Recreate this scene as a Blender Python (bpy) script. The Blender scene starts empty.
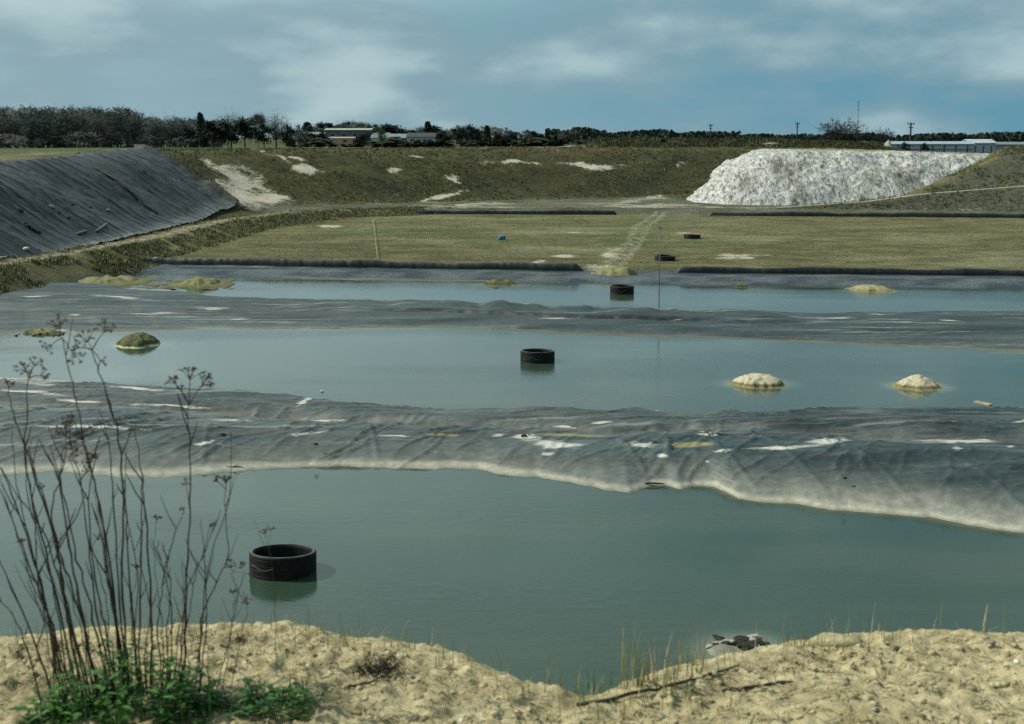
import bpy, math, random
import numpy as np
from mathutils import Vector, Matrix, Quaternion
random.seed(7)
R = math.radians
scene = bpy.context.scene
COL = scene.collection

# ------------------------------------------------------------------ camera
F = 1422.0; CX = 512.0; CY = 362.0; HZ = 137.0; CH = 8.0
TH = math.atan((CY - HZ) / F)
cd = bpy.data.cameras.new('camera'); cam = bpy.data.objects.new('camera', cd); COL.objects.link(cam)
cd.sensor_width = 36; cd.lens = 36 * F / 1024; cd.clip_start = .05; cd.clip_end = 9000
cam.location = (0, 0, CH); cam.rotation_euler = (math.pi/2 - TH, 0, 0)
cd.dof.use_dof = True; cd.dof.focus_distance = 32; cd.dof.aperture_fstop = 6.3
scene.camera = cam
cT, sT = math.cos(TH), math.sin(TH)
def ray(px, py):
    a = (px - CX) / F; b = (CY - py) / F
    return np.array([a, cT + b * sT, -sT + b * cT])
def at_z(px, py, z=0.0):
    d = ray(px, py); t = (z - CH) / d[2]; return np.array([d[0]*t, d[1]*t, z])
def at_y(px, py, Y):
    d = ray(px, py); t = Y / d[1]; return np.array([d[0]*t, Y, CH + d[2]*t])
def proj(x, y, z):
    dz = z - CH; zc = np.maximum(y * cT - dz * sT, .01); yc = y * sT + dz * cT
    return CX + F * x / zc, CY - F * yc / zc
def xat(px, Y): return (px - CX) / F * Y * 1.0 * cT if False else (px - CX) / F * (Y * cT + (CH - 6) * sT)

# ------------------------------------------------------------------ noise
def _h(ix, iy, s):
    n = (ix.astype(np.int64) * 374761393 + iy.astype(np.int64) * 668265263 + s * 1274126177) & 0xffffffff
    n = ((n ^ (n >> 13)) * 1274126177) & 0xffffffff
    n = (n ^ (n >> 16)) & 0xffffff
    return n / float(0xffffff)
def vn(x, y, s=0):
    x = np.asarray(x, float); y = np.asarray(y, float)
    ix = np.floor(x); iy = np.floor(y); fx = x - ix; fy = y - iy
    u = fx*fx*fx*(fx*(fx*6-15)+10); v = fy*fy*fy*(fy*(fy*6-15)+10)
    a = _h(ix, iy, s); b = _h(ix+1, iy, s); c = _h(ix, iy+1, s); d = _h(ix+1, iy+1, s)
    return (a + (b-a)*u)*(1-v) + (c + (d-c)*u)*v
def fbm(x, y, o=4, s=0, g=.5):
    t = 0; a = 1; n = 0
    c, q = .8, .6
    for k in range(o):
        t = t + a * (vn(x, y, s + k*17) - .5); n += a; a *= g
        x, y = (c*x - q*y)*2.03 + 11.3, (q*x + c*y)*2.03 + 5.7
    return 2 * t / n
def ridged(x, y, o=3, s=0):
    t = 0; a = 1; n = 0
    for k in range(o):
        t = t + a * (1 - np.abs(2*vn(x, y, s + k*13) - 1)*1.6); n += a; a *= .5
        x = x*2.1 + 3.1; y = y*2.1 + 7.7
    return t / n
def sm(x, a, b):
    u = np.clip((np.asarray(x, float) - a) / (b - a), 0, 1); return u*u*(3 - 2*u)

# ------------------------------------------------------------------ object helpers
def link(o, parent=None):
    COL.objects.link(o)
    if parent is not None: o.parent = parent
    return o
def tag(o, label=None, cat=None, group=None, kind=None):
    if label: o['label'] = label
    if cat: o['category'] = cat
    if group: o['group'] = group
    if kind: o['kind'] = kind
    return o
def empty(name, loc=(0,0,0), rz=0):
    o = bpy.data.objects.new(name, None); o.location = loc; o.rotation_euler = (0,0,rz); o.empty_display_size = .2
    return link(o)
def copy_tree(o, parent=None):
    c = o.copy(); link(c, parent)
    for ch in list(o.children): copy_tree(ch, c)
    return c
class MB:
    def __init__(s): s.v = []; s.f = []; s.m = []
    def add(s, v, f, m=0):
        n = len(s.v); s.v += [tuple(p) for p in v]; s.f += [tuple(i + n for i in q) for q in f]; s.m += [m]*len(f)
    def box(s, c, d, rz=0, tilt=None):
        x, y, z = d[0]/2, d[1]/2, d[2]/2
        M = Matrix.Rotation(rz, 3, 'Z')
        if tilt: M = M @ tilt
        v = [Vector(c) + M @ Vector((a*x, b*y, e*z)) for e in (-1,1) for b in (-1,1) for a in (-1,1)]
        s.add(v, [(0,2,3,1),(4,5,7,6),(0,1,5,4),(2,6,7,3),(0,4,6,2),(1,3,7,5)])
    def tube(s, pts, rad, n=6):
        pts = [Vector(p) for p in pts]; N = len(pts)
        if not hasattr(rad, '__len__'): rad = [rad]*N
        vs = []; up = Vector((.31,.11,.94))
        for i, p in enumerate(pts):
            t = (pts[min(i+1, N-1)] - pts[max(i-1, 0)])
            if t.length < 1e-9: t = Vector((0,0,1))
            t.normalize()
            a = t.cross(up)
            if a.length < .05: a = t.cross(Vector((1,0,0)))
            a.normalize(); b = t.cross(a)
            for k in range(n):
                q = 2*math.pi*k/n; vs.append(p + (a*math.cos(q) + b*math.sin(q))*rad[i])
        fs = [(i*n+k, i*n+(k+1)%n, (i+1)*n+(k+1)%n, (i+1)*n+k) for i in range(N-1) for k in range(n)]
        if n > 3: fs += [tuple(range(n-1,-1,-1)), tuple((N-1)*n+k for k in range(n))]
        s.add(vs, fs)
    def lathe(s, prof, n=48, c=(0,0,0), closed=True):
        vs = [(c[0]+r*math.cos(2*math.pi*k/n), c[1]+r*math.sin(2*math.pi*k/n), c[2]+z) for r, z in prof for k in range(n)]
        m = len(prof); fs = []
        for i in range(m if closed else m-1):
            j = (i+1) % m
            for k in range(n): fs.append((i*n+k, i*n+(k+1)%n, j*n+(k+1)%n, j*n+k))
        s.add(vs, fs)
    def build(s, name, mat, parent=None, smooth=False, loc=None):
        me = bpy.data.meshes.new(name); me.from_pydata(s.v, [], s.f); me.update()
        for m in (mat if isinstance(mat, (list, tuple)) else [mat]): me.materials.append(m)
        if any(s.m): me.polygons.foreach_set('material_index', s.m)
        if smooth: me.polygons.foreach_set('use_smooth', [True]*len(me.polygons))
        o = bpy.data.objects.new(name, me)
        if loc is not None: o.location = loc
        return link(o, parent)
def grid(name, X, Y, Z, mat, attrs=None, parent=None, keep=None):
    nr, nc = X.shape
    co = np.stack([X, Y, Z], -1).reshape(-1, 3).astype(np.float32)
    i = np.arange(nr*nc).reshape(nr, nc)
    q = np.stack([i[:-1,:-1], i[:-1,1:], i[1:,1:], i[1:,:-1]], -1).reshape(-1, 4)
    # make faces look up
    e1 = co[q[0,1]] - co[q[0,0]]; e2 = co[q[0,3]] - co[q[0,0]]
    if np.cross(e1, e2)[2] < 0: q = q[:, ::-1]
    if keep is not None: q = q[keep.reshape(-1)[q].all(1)]
    me = bpy.data.meshes.new(name)
    me.vertices.add(len(co)); me.vertices.foreach_set('co', co.ravel())
    me.loops.add(q.size); me.loops.foreach_set('vertex_index', q.ravel().astype(np.int32))
    me.polygons.add(len(q)); me.polygons.foreach_set('loop_start', (np.arange(len(q))*4).astype(np.int32))
    me.update(calc_edges=True); me.polygons.foreach_set('use_smooth', np.ones(len(q), bool))
    for k, a in (attrs or {}).items():
        at = me.attributes.new(k, 'FLOAT', 'POINT'); at.data.foreach_set('value', np.ascontiguousarray(a, dtype=np.float32).ravel())
    me.materials.append(mat); me.validate()
    return link(bpy.data.objects.new(name, me), parent)

# ------------------------------------------------------------------ material helpers
class NT:
    def __init__(s, name):
        s.mat = bpy.data.materials.new(name); s.mat.use_nodes = True
        s.t = s.mat.node_tree; s.b = s.t.nodes['Principled BSDF']; s.L = s.t.links.new
    def n(s, typ, **kw):
        o = s.t.nodes.new(typ)
        for k, v in kw.items(): setattr(o, k, v)
        return o
    def put(s, sock, v):
        if isinstance(v, bpy.types.NodeSocket): s.L(v, sock)
        elif isinstance(v, tuple) and len(v) == 3 and sock.type == 'RGBA': sock.default_value = (*v, 1)
        else: sock.default_value = v
    def attr(s, name): return s.n('ShaderNodeAttribute', attribute_name=name).outputs['Fac']
    def coord(s, scale=(1,1,1), rot=(0,0,0)):
        m = s.n('ShaderNodeMapping'); m.inputs['Scale'].default_value = scale; m.inputs['Rotation'].default_value = rot
        s.L(s.n('ShaderNodeTexCoord').outputs['Object'], m.inputs['Vector']); return m.outputs['Vector']
    def noise(s, scale, detail=4, vec=None, rough=.55, dist=0):
        o = s.n('ShaderNodeTexNoise'); o.inputs['Scale'].default_value = scale; o.inputs['Detail'].default_value = detail
        o.inputs['Roughness'].default_value = rough; o.inputs['Distortion'].default_value = dist
        s.L(vec if vec is not None else s.coord(), o.inputs['Vector']); return o.outputs['Fac']
    def ramp(s, v, a, b):
        o = s.n('ShaderNodeMapRange', interpolation_type='SMOOTHSTEP'); s.L(v, o.inputs['Value'])
        o.inputs['From Min'].default_value = a; o.inputs['From Max'].default_value = b; return o.outputs['Result']
    def mix(s, f, a, b, bt='MIX'):
        o = s.n('ShaderNodeMix', data_type='RGBA', blend_type=bt); s.put(o.inputs[0], f); s.put(o.inputs[6], a); s.put(o.inputs[7], b); return o.outputs[2]
    def math(s, op, a, b=0.0, clamp=False):
        o = s.n('ShaderNodeMath', operation=op, use_clamp=clamp); s.put(o.inputs[0], a); s.put(o.inputs[1], b); return o.outputs[0]
    def bump(s, h, strength=.5, dist=.05, prev=None):
        o = s.n('ShaderNodeBump'); o.inputs['Strength'].default_value = strength; o.inputs['Distance'].default_value = dist
        s.L(h, o.inputs['Height'])
        if prev is not None: s.L(prev, o.inputs['Normal'])
        return o.outputs['Normal']
    def out(s, color, rough=.9, normal=None, spec=.2):
        s.put(s.b.inputs['Base Color'], color); s.put(s.b.inputs['Roughness'], rough); s.b.inputs['Specular IOR Level'].default_value = spec
        if normal is not None: s.L(normal, s.b.inputs['Normal'])
        return s.mat
    def posz(s):
        g = s.n('ShaderNodeNewGeometry'); x = s.n('ShaderNodeSeparateXYZ'); s.L(g.outputs['Position'], x.inputs[0]); return x.outputs[2]
def plain(name, col, rough=.9, var=.35, scale=6, spec=.2, bump=0):
    m = NT(name); f = m.noise(scale, 5)
    c = m.mix(m.ramp(f, .3, .7), tuple(v*(1-var) for v in col), tuple(min(1, v*(1+var)) for v in col))
    return m.out(c, rough, m.bump(f, .6, bump) if bump else None, spec)

# -- the ground of the pit and the plain round it
def mat_ground():
    m = NT('pit_ground')
    f0 = m.noise(.09, 4); f1 = m.noise(.5, 6, rough=.65); f2 = m.noise(2.4, 7, rough=.72); f3 = m.noise(7, 6, rough=.75)
    fs = m.noise(.7, 5, m.coord((.55, .8, 1)))
    grass = m.mix(m.ramp(f1, .32, .68), (.036, .046, .020), (.105, .108, .042))
    grass = m.mix(m.ramp(f0, .4, .62), grass, m.mix(m.ramp(f2, .35, .65), (.055, .050, .022), (.125, .108, .045)))
    grass = m.mix(m.math('MULTIPLY', m.ramp(f2, .56, .72), .55), grass, (.26, .23, .12))
    grass = m.mix(m.math('MULTIPLY', m.ramp(f3, .56, .40), .6), grass, (.028, .030, .016))
    straw = m.mix(m.ramp(f2, .3, .7), (.125, .118, .055), (.25, .23, .125))
    straw = m.mix(m.ramp(fs, .42, .62), straw, m.mix(m.ramp(f2, .3, .7), (.080, .083, .037), (.16, .155, .073)))
    straw = m.mix(m.math('MULTIPLY', m.ramp(m.noise(.11, 5, m.coord((.6, .8, 1), (0, 0, .2))), .48, .66), .65), straw, m.mix(m.ramp(f2, .3, .7), (.20, .20, .105), (.33, .33, .205)))
    straw = m.mix(m.math('MULTIPLY', m.ramp(m.noise(.22, 4, m.coord((.6, .9, 1))), .5, .68), .6), straw, (.085, .075, .03))
    c = m.mix(m.attr('straw'), grass, straw)
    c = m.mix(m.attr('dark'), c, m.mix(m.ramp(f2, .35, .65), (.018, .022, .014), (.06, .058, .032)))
    c = m.mix(m.attr('green'), c, m.mix(m.ramp(f2, .3, .7), (.045, .085, .035), (.085, .13, .055)))
    sd = m.math('ADD', m.attr('sand'), m.math('MULTIPLY', m.math('SUBTRACT', f2, .5), 1.5))
    sd = m.math('ADD', sd, m.math('MULTIPLY', m.math('SUBTRACT', f3, .5), .7))
    c = m.mix(m.math('MULTIPLY', m.ramp(sd, .34, .80), .92), c, m.mix(m.ramp(f3, .3, .65), (.34, .31, .23), (.68, .64, .52)))
    gr = m.math('MULTIPLY', m.attr('grey'), 1.0)
    c = m.mix(gr, c, m.mix(m.ramp(f2, .3, .7), (.10, .115, .09), (.24, .25, .20)))
    lin = m.mix(m.ramp(fs, .35, .65), (.055, .075, .09), (.14, .17, .185))
    c = m.mix(m.attr('liner'), c, lin)
    nb = m.bump(f2, .9, .35); nb = m.bump(f3, .8, .12, nb)
    return m.out(c, .95, nb, .1)
# -- black membrane on the embankments, pale silt by the waterline, painted edge highlights
def mat_liner():
    m = NT('dusty_membrane')
    z = m.posz()
    f1 = m.noise(.7, 5, m.coord((.35, 1, 1))); f2 = m.noise(4, 6, rough=.65); f3 = m.noise(1.4, 6, m.coord((.25, 1.2, 1)), rough=.7)
    f4 = m.noise(22, 4)
    dark = m.mix(m.ramp(f1, .32, .68), (.012, .022, .025), (.034, .058, .063))
    dark = m.mix(m.math('MULTIPLY', m.ramp(f2, .5, .75), .25), dark, (.14, .17, .165))
    st = m.noise(1.7, 7, m.coord((.10, 1.5, 1)), rough=.7); st2 = m.noise(5, 5, m.coord((.08, 1.3, 1)), rough=.7)
    dark = m.mix(m.math('MULTIPLY', m.ramp(st, .54, .66), m.math('MULTIPLY', m.attr('streak'), .8)), dark, (.24, .265, .25))
    dark = m.mix(m.math('MULTIPLY', m.ramp(st2, .52, .40), m.math('MULTIPLY', m.attr('streak'), .65)), dark, (.016, .022, .023))
    dark = m.mix(m.attr('furrow'), dark, (.014, .02, .024))
    dust = m.math('MULTIPLY', m.attr('dust'), m.ramp(f3, .42, .66))
    dark = m.mix(m.math('MULTIPLY', dust, .55), dark, (.20, .23, .22))
    zz = m.math('ADD', z, m.math('MULTIPLY', m.math('SUBTRACT', f1, .5), .16))
    zz = m.math('ADD', zz, m.math('MULTIPLY', m.math('SUBTRACT', f2, .5), .05))
    wide = m.attr('wide')
    band = m.math('ADD', m.math('MULTIPLY', m.ramp(zz, .13, .05), m.math('SUBTRACT', .60, m.math('MULTIPLY', wide, .28))), m.math('MULTIPLY', m.ramp(zz, .56, .03), m.math('ADD', .28, m.math('MULTIPLY', wide, .36))))
    c = m.mix(m.math('MULTIPLY', band, m.attr('rim')), dark, m.mix(m.ramp(f2, .3, .7), (.25, .25, .205), (.42, .41, .335)))
    wet = m.ramp(z, .045, .012)
    c = m.mix(m.math('MULTIPLY', wet, .55), c, (.16, .15, .085))
    sd = m.math('ADD', m.math('MULTIPLY', m.attr('sediment_highlight'), 1.0), m.math('MULTIPLY', m.math('SUBTRACT', m.noise(2.2, 7, m.coord((.3, 1.6, 1)), rough=.72), .5), 1.9))
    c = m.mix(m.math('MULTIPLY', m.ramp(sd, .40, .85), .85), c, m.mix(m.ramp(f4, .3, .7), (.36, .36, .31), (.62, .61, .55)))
    al = m.math('ADD', m.attr('algae'), m.math('MULTIPLY', m.math('SUBTRACT', f3, .5), .8))
    c = m.mix(m.ramp(al, .5, .7), c, (.20, .19, .09))
    nb = m.bump(f2, .35, .04); nb = m.bump(f4, .3, .01, nb)
    return m.out(c, m.mix(f2, (.46,.46,.46), (.7,.7,.7)), nb, .28)
def mat_black_liner():
    m = NT('black_membrane')
    f1 = m.noise(.8, 5, m.coord((.25, 1.6, .25))); f2 = m.noise(3, 6, rough=.65); f0 = m.noise(.12, 3)
    c = m.mix(m.ramp(f1, .3, .7), (.008, .0125, .014), (.027, .036, .039))
    c = m.mix(m.math('MULTIPLY', m.ramp(f0, .45, .65), .35), c, (.05, .064, .067))
    c = m.mix(m.math('MULTIPLY', m.ramp(f2, .6, .75), .4), c, (.2, .21, .2))
    c = m.mix(m.attr('dust'), c, m.mix(m.ramp(f2, .35, .6), (.05, .066, .069), (.15, .17, .168)))
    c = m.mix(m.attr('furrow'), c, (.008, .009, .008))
    return m.out(c, .55, m.bump(f2, .4, .05), .35)
def mat_water():
    m = NT('turbid_water')
    f0 = m.noise(.06, 3)
    deep = m.mix(m.ramp(f0, .35, .65), (.021, .043, .028), (.031, .057, .039))
    sh = m.attr('shallow')
    c = m.mix(m.ramp(sh, 0, .55), deep, (.055, .085, .06))
    c = m.mix(m.ramp(sh, .45, 1), c, (.115, .135, .095))
    c = m.mix(m.math('MULTIPLY', m.ramp(m.noise(.22, 5, m.coord((.35, 1, 1)), rough=.6), .48, .68), .65), c, (.050, .066, .043))
    wp = m.ramp(m.noise(.16, 4, m.coord((.3, 1, 1)), rough=.6), .42, .64)
    w1 = m.noise(3.0, 4, m.coord((.7, 1.3, 1)), rough=.6); w2 = m.noise(11, 3, m.coord((.8, 1.2, 1)))
    b1 = m.bump(w1, .06, .05); m.L(m.math('ADD', m.math('MULTIPLY', wp, .16), .04), b1.node.inputs['Strength']); nb = m.bump(w2, .10, .012, b1)
    m.out(c, m.math('ADD', m.math('MULTIPLY', wp, .11), .045), nb, .5); m.b.inputs['IOR'].default_value = 1.33
    return m.mat
def mat_chalk():
    m = NT('white_chalk')
    f1 = m.noise(.5, 5, m.coord((1, 1, .5))); f2 = m.noise(1.5, 8, m.coord((1.4, .8, .6)), rough=.74); f3 = m.noise(5, 7, rough=.8)
    c = m.mix(m.ramp(f3, .3, .7), (.42, .43, .41), (.65, .655, .635))
    c = m.mix(m.math('MULTIPLY', m.ramp(f2, .46, .58), .8), c, (.19, .205, .18))
    f5 = m.noise(2.6, 5, m.coord((1.5, .5, .35)), rough=.7)
    c = m.mix(m.math('MULTIPLY', m.ramp(f5, .52, .61), .85), c, (.085, .095, .08))
    c = m.mix(m.math('MULTIPLY', m.ramp(f1, .56, .7), .5), c, (.22, .23, .17))
    c = m.mix(m.attr('dark'), c, (.09, .085, .045))
    c = m.mix(m.attr('straw'), c, m.mix(m.ramp(f2, .35, .6), (.10, .11, .05), (.32, .30, .16)))
    nb = m.bump(f2, .7, .35); nb = m.bump(f3, .6, .10, nb)
    return m.out(c, .95, nb, .1)
def mat_bank():
    m = NT('dry_sandy_soil')
    f1 = m.noise(3, 6, rough=.65); f2 = m.noise(16, 7, rough=.7); f3 = m.noise(60, 6, rough=.7); f4 = m.noise(150, 3)
    c = m.mix(m.ramp(f2, .28, .7), (.245, .205, .11), (.54, .475, .29))
    c = m.mix(m.math('MULTIPLY', m.ramp(f1, .52, .68), .5), c, (.24, .18, .085))
    c = m.mix(m.math('MULTIPLY', m.ramp(f3, .55, .7), .5), c, (.68, .60, .43))
    c = m.mix(m.math('MULTIPLY', m.ramp(f3, .42, .3), .75), c, (.13, .10, .05))
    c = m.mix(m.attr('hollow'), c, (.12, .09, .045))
    f6 = m.noise(30, 5, rough=.75); c = m.mix(m.math('MULTIPLY', m.ramp(f6, .57, .66), .7), c, (.13, .105, .055)); c = m.mix(m.math('MULTIPLY', m.ramp(f6, .42, .34), .5), c, (.66, .60, .44))
    c = m.mix(m.math('MULTIPLY', m.attr('humus'), m.ramp(f2, .40, .6)), c, (.07, .05, .02))
    nb = m.bump(f2, .5, .02); nb = m.bump(f3, .8, .008, nb); nb = m.bump(f4, .5, .002, nb)
    return m.out(c, .95, nb, .1)
def mat_islet(top, side, base, name):
    m = NT(name); z = m.posz(); f = m.noise(7, 6, rough=.7); g = m.noise(26, 5, rough=.7)
    zz = m.math('ADD', z, m.math('MULTIPLY', m.math('SUBTRACT', f, .5), .14))
    c = m.mix(m.ramp(g, .35, .65), tuple(v*.6 for v in top), top)
    c = m.mix(m.math('MULTIPLY', m.ramp(g, .60, .70), .7), c, (.06, .055, .03))
    c = m.mix(m.ramp(zz, .15, .07), c, side)
    c = m.mix(m.ramp(zz, .055, .02), c, base)
    return m.out(c, .95, m.bump(g, .8, .03), .1)
G = mat_ground(); LIN = mat_liner(); BLK = mat_black_liner(); WAT = mat_water(); CHK = mat_chalk(); BNK = mat_bank()
RUB = plain('black_rubber', (.0055, .006, .006), .6, .5, 9, .25, .01)
RUBGREY = plain('grey_rubber_lip', (.07, .075, .075), .65, .4, 6, .3)  # paler grey than the tread band
WOOD = plain('grey_timber', (.30, .26, .17), .85, .4, 14)
DKWOOD = plain('dark_driftwood', (.035, .032, .026), .85, .4, 14)
BARK = plain('bark', (.055, .056, .05), .9, .4, 3)
TWIG = plain('bare_twigs', (.092, .108, .098), .9, .5, .6)
TWIG2 = plain('bare_brown_twigs', (.105, .112, .092), .9, .45, .6)
DKTWIG = plain('dark_bare_twigs', (.022, .023, .021), .9, .4, .6); SCRUB = plain('dark_scrub', (.045, .05, .03), .9, .6, .5)
PINE = plain('dark_needles', (.022, .034, .027), .9, .5, .8)
SPRUCE = plain('green_needles', (.028, .05, .032), .9, .5, .8)
FRESH = plain('fresh_leaves', (.11, .20, .055), .85, .4, .8)
POLE = plain('weathered_pole', (.05, .045, .04), .9, .3, 4)
STEEL = plain('grey_steel', (.12, .13, .13), .5, .2, 4)
WHITEW = plain('white_cladding', (.33, .39, .40), .7, .12, .8)
GREYW = plain('grey_cladding', (.10, .125, .13), .7, .2, .8)
ROOFG = plain('grey_roofing', (.17, .21, .225), .7, .2, .8)
GREYROOF2 = plain('light_grey_roofing', (.36, .41, .44), .7, .15, .8)
ROOFD = plain('dark_roofing', (.05, .055, .06), .8, .2, .8)
PINKW = plain('pinkish_panels', (.40, .26, .205), .8, .2, 1.5)
CREAMW = plain('cream_panels', (.30, .33, .27), .8, .12, .8)
GLASS = plain('dark_window_glass', (.03, .04, .05), .15, .2, 2, .5)
GLASSH = plain('pale_glazing', (.30, .37, .42), .35, .12, .6, .5)
STALK = plain('dry_stalk', (.028, .023, .016), .8, .5, 60)
STALK2 = plain('grey_stalk', (.05, .045, .032), .85, .5, 60)
SEED = plain('dry_seed_head', (.085, .066, .045), .9, .5, 90)
PALEST = plain('pale_straw', (.36, .31, .17), .85, .3, 40)
def leafmat(name, a, b):
    m = NT(name); c = m.mix(m.ramp(m.noise(26, 5, rough=.7), .32, .68), a, b); m.out(c, .55, None, .35)
    tr = m.n('ShaderNodeBsdfTranslucent'); m.put(tr.inputs['Color'], c); mx = m.n('ShaderNodeMixShader'); mx.inputs[0].default_value = .25
    o = m.t.nodes['Material Output']; m.L(m.b.outputs[0], mx.inputs[1]); m.L(tr.outputs[0], mx.inputs[2]); m.L(mx.outputs[0], o.inputs['Surface'])
    return m.mat
LEAF = leafmat('weed_leaf', (.010, .046, .009), (.085, .22, .038))
GRASS = leafmat('grass_blade', (.08, .125, .025), (.27, .24, .08))
BLUE = plain('blue_plastic', (.05, .14, .32), .5, .2, 4, .4)
LUMP = plain('pale_lumps', (.55, .53, .46), .95, .3, 5, .1, .03)
LUMPG = plain('grey_lumps', (.30, .30, .26), .95, .3, 5, .1, .03)
YBAG = plain('faded_sandbag', (.30, .25, .16), .9, .3, 5)
PEB = [plain('grey_pebble', (.23, .21, .165), .7, .3, 40), plain('pale_pebble', (.55, .52, .45), .8, .2, 40), plain('brown_pebble', (.11, .08, .05), .8, .3, 40)]
DARKL = plain('dark_lumps', (.03, .03, .024), .9, .4, 5)
ROPE = plain('pale_rope', (.38, .36, .23), .9, .15, 8)

# ------------------------------------------------------------------ the lie of the land
OUT = np.array([  # foot of the pit sides: x, y, width of the slope
 (-30,17.5,13),(-10,17.5,13),(0,17,13),(12,17,13),(30,17.5,13),(60,22,14),(66,80,14),(62,112,14),(56,150,18),(42,164,20),(28,167,21),(15,166,22),
 (1,161,22),(-12,154,22),(-21,147,20),(-25.5,138,14),(-27.5,120,10.5),(-29.6,82,10),(-31.5,60,10),(-32,35,12)], float)
def sdf(x, y, P, closed=True):
    """signed distance to outline (positive outside) and the width at the nearest point"""
    n = len(P); best = np.full(x.shape, 1e9); w = np.ones(x.shape); ins = np.zeros(x.shape, bool)
    for i in range(n if closed else n-1):
        a = P[i]; b = P[(i+1) % n]; ex, ey = b[0]-a[0], b[1]-a[1]
        t = np.clip(((x-a[0])*ex + (y-a[1])*ey) / (ex*ex + ey*ey), 0, 1)
        d = np.hypot(x - a[0] - t*ex, y - a[1] - t*ey)
        k = d < best; best = np.where(k, d, best)
        if P.shape[1] > 2: w = np.where(k, a[2] + t*(b[2]-a[2]), w)
        if closed:
            c = ((a[1] > y) != (b[1] > y)) & (x < (b[0]-a[0]) * (y-a[1]) / ((b[1]-a[1]) or 1e-9) + a[0]); ins ^= c
    return (np.where(ins, -best, best), w) if closed else (best, w)
TRACK = np.array([(-31,60),(-27.9,76),(-26.2,84),(-24.8,94),(-23.6,119),(-17.6,136),(-9,141.5),(10,143),(30,142),(60,138)], float)
CURB = np.array([(-24.2, 88.2), (-12, 85.6), (4.4, 82.6), (9, 81.8), (30, 79.6), (70, 76)], float)      # near edge of the dry basin
FCURB = np.array([(-14.5, 139), (10, 137.2), (20, 135.5), (50, 131.5), (70, 129)], float)           # far edge
def slope_s(u):
    u = np.clip(u, 0, 1); return .5*u + .5*u*u*(3-2*u)
def ground_h(x, y):
    x = np.asarray(x, float); y = np.asarray(y, float)
    cy = np.interp(x, CURB[:,0], CURB[:,1]); fy = np.interp(x, FCURB[:,0], FCURB[:,1])
    fl = -.9 + 1.15 * sm(y - cy, -8, -2.2) * 1.0
    fl = np.where(y > cy - 2.2, .25 + .35*sm(y - cy, -.3, .6), fl)
    fl = fl + .4*sm(y - fy, -1, 3)
    td, _ = sdf(x, y, TRACK, False)
    emb = 1.22 - .42*np.maximum(td - 1.3, 0) + .10*fbm(x*.8, y*.8, 4, 5)
    emb = np.where(y > 132, np.minimum(emb, 1.1), emb)
    fl = np.maximum(fl, emb)
    d, w = sdf(x + 1.2*fbm(x*.09, y*.09, 3, 31), y + 1.5*fbm(x*.08+40, y*.08, 3, 32), OUT)
    left = sm(-x, 30, 40)*sm(y, 150, 110)*sm(y, 40, 60)
    top = 6.55 - .7*left - 1.3*sm(d, 45, 150) + .4*sm(-x, 40, 80)*sm(d, 60, 150)*sm(y, 60, 100)
    top = top + .18*fbm(x*.05, y*.05, 3, 3)*sm(d, 20, 40)
    px0, px1 = (565-CX)/F*228, (885-CX)/F*228
    top = top - .85*sm(x - .25*(y-200), 44, 56)*sm(y, 150, 175)
    hump = ((.95 - .65*sm(x, 36, 46)) + .35*fbm(x*.12, y*.05, 4, 8) + .35*sm(x, 30, 40)) * np.exp(-((y-222)/11)**2) * sm(x, px0-2, px0+6) * sm(x, px1+3, px1-2)
    top = top + hump
    s = slope_s(d / w)
    rough = .5*fbm(x*.22, y*.22, 5, 11)*np.sin(np.pi*np.clip(d/w, 0, 1)) + .06*fbm(x*1.1, y*1.1, 3, 12)*(d > -8)*(y > 60)
    z = fl + (top - fl)*s + rough
    near = sm(y, 30, 16)*sm(np.abs(x), 12, 8)
    return z - .45*near
CH_P = np.array([(19.0,155.5,13),(22,149.5,11),(27,147.6,11),(36,148,11),(46,149,11),(62,150,8),(68,240,8),(24,240,11),(21,172,11)], float)
def chalk_h(x, y):
    d, w = sdf(x + .9*fbm(x*.3, y*.3, 3, 61), y + .9*fbm(x*.3+9, y*.3, 3, 62), CH_P); u = np.clip(-d/w, 0, 1)
    s = 1-(1-u)**1.7
    sl = np.sin(np.pi*np.clip(u*1.02, 0, 1))**.7
    return .75 + (5.72 - .5*sm(x, 38, 58))*s + (.45*fbm(x*.55, y*.4, 5, 63, .6) + .28*fbm(x*1.7, y*1.1, 4, 65, .65))*sl + (.12*fbm(x*.2, y*.2, 3, 64) + .13*fbm(x*.9, y*.9, 4, 69))*(u > .3)
MO_P = np.array([(40.2,146,9),(45,142.6,14),(60,140,15),(95,132,15),(99,240,8),(66,220,8),(53,172,9),(46,156,9)], float)
RAMP = np.array([(20,141.5,.7),(23,141.2,.92),(35,141.8,1.7),(41,142.2,2.45),(50.5,140.5,3.3),(62,138,4.1),(95,130,6)], float)
def ramp_h(x, y):
    ly = np.interp(x, RAMP[:,0], RAMP[:,1]); lz = np.interp(x, RAMP[:,0], RAMP[:,2])
    return np.where(x < 20, -5, lz + .10*fbm(x*.6, y*.6, 4, 78)*(np.abs(y-ly) > .8) - .46*np.maximum(ly - y - .8, 0) - .12*np.maximum(y - ly - .8, 0) - .5*np.maximum(y-ly-14, 0))
def mound_parts(x, y):
    ly = np.interp(x, RAMP[:,0], RAMP[:,1]); lz = np.interp(x, RAMP[:,0], RAMP[:,2])
    xw = x + 1.0*fbm(x*.15, y*.15, 3, 71); yw = y + .9*fbm(x*.15+9, y*.15, 3, 72)
    zf = lz - .1 + .36*np.maximum(yw - ly - 1.0, -40)
    zl = 2.2 + .50*((xw - 40.2)*.94 - (yw - 145.5)*.33)
    return zf, zl
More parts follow.
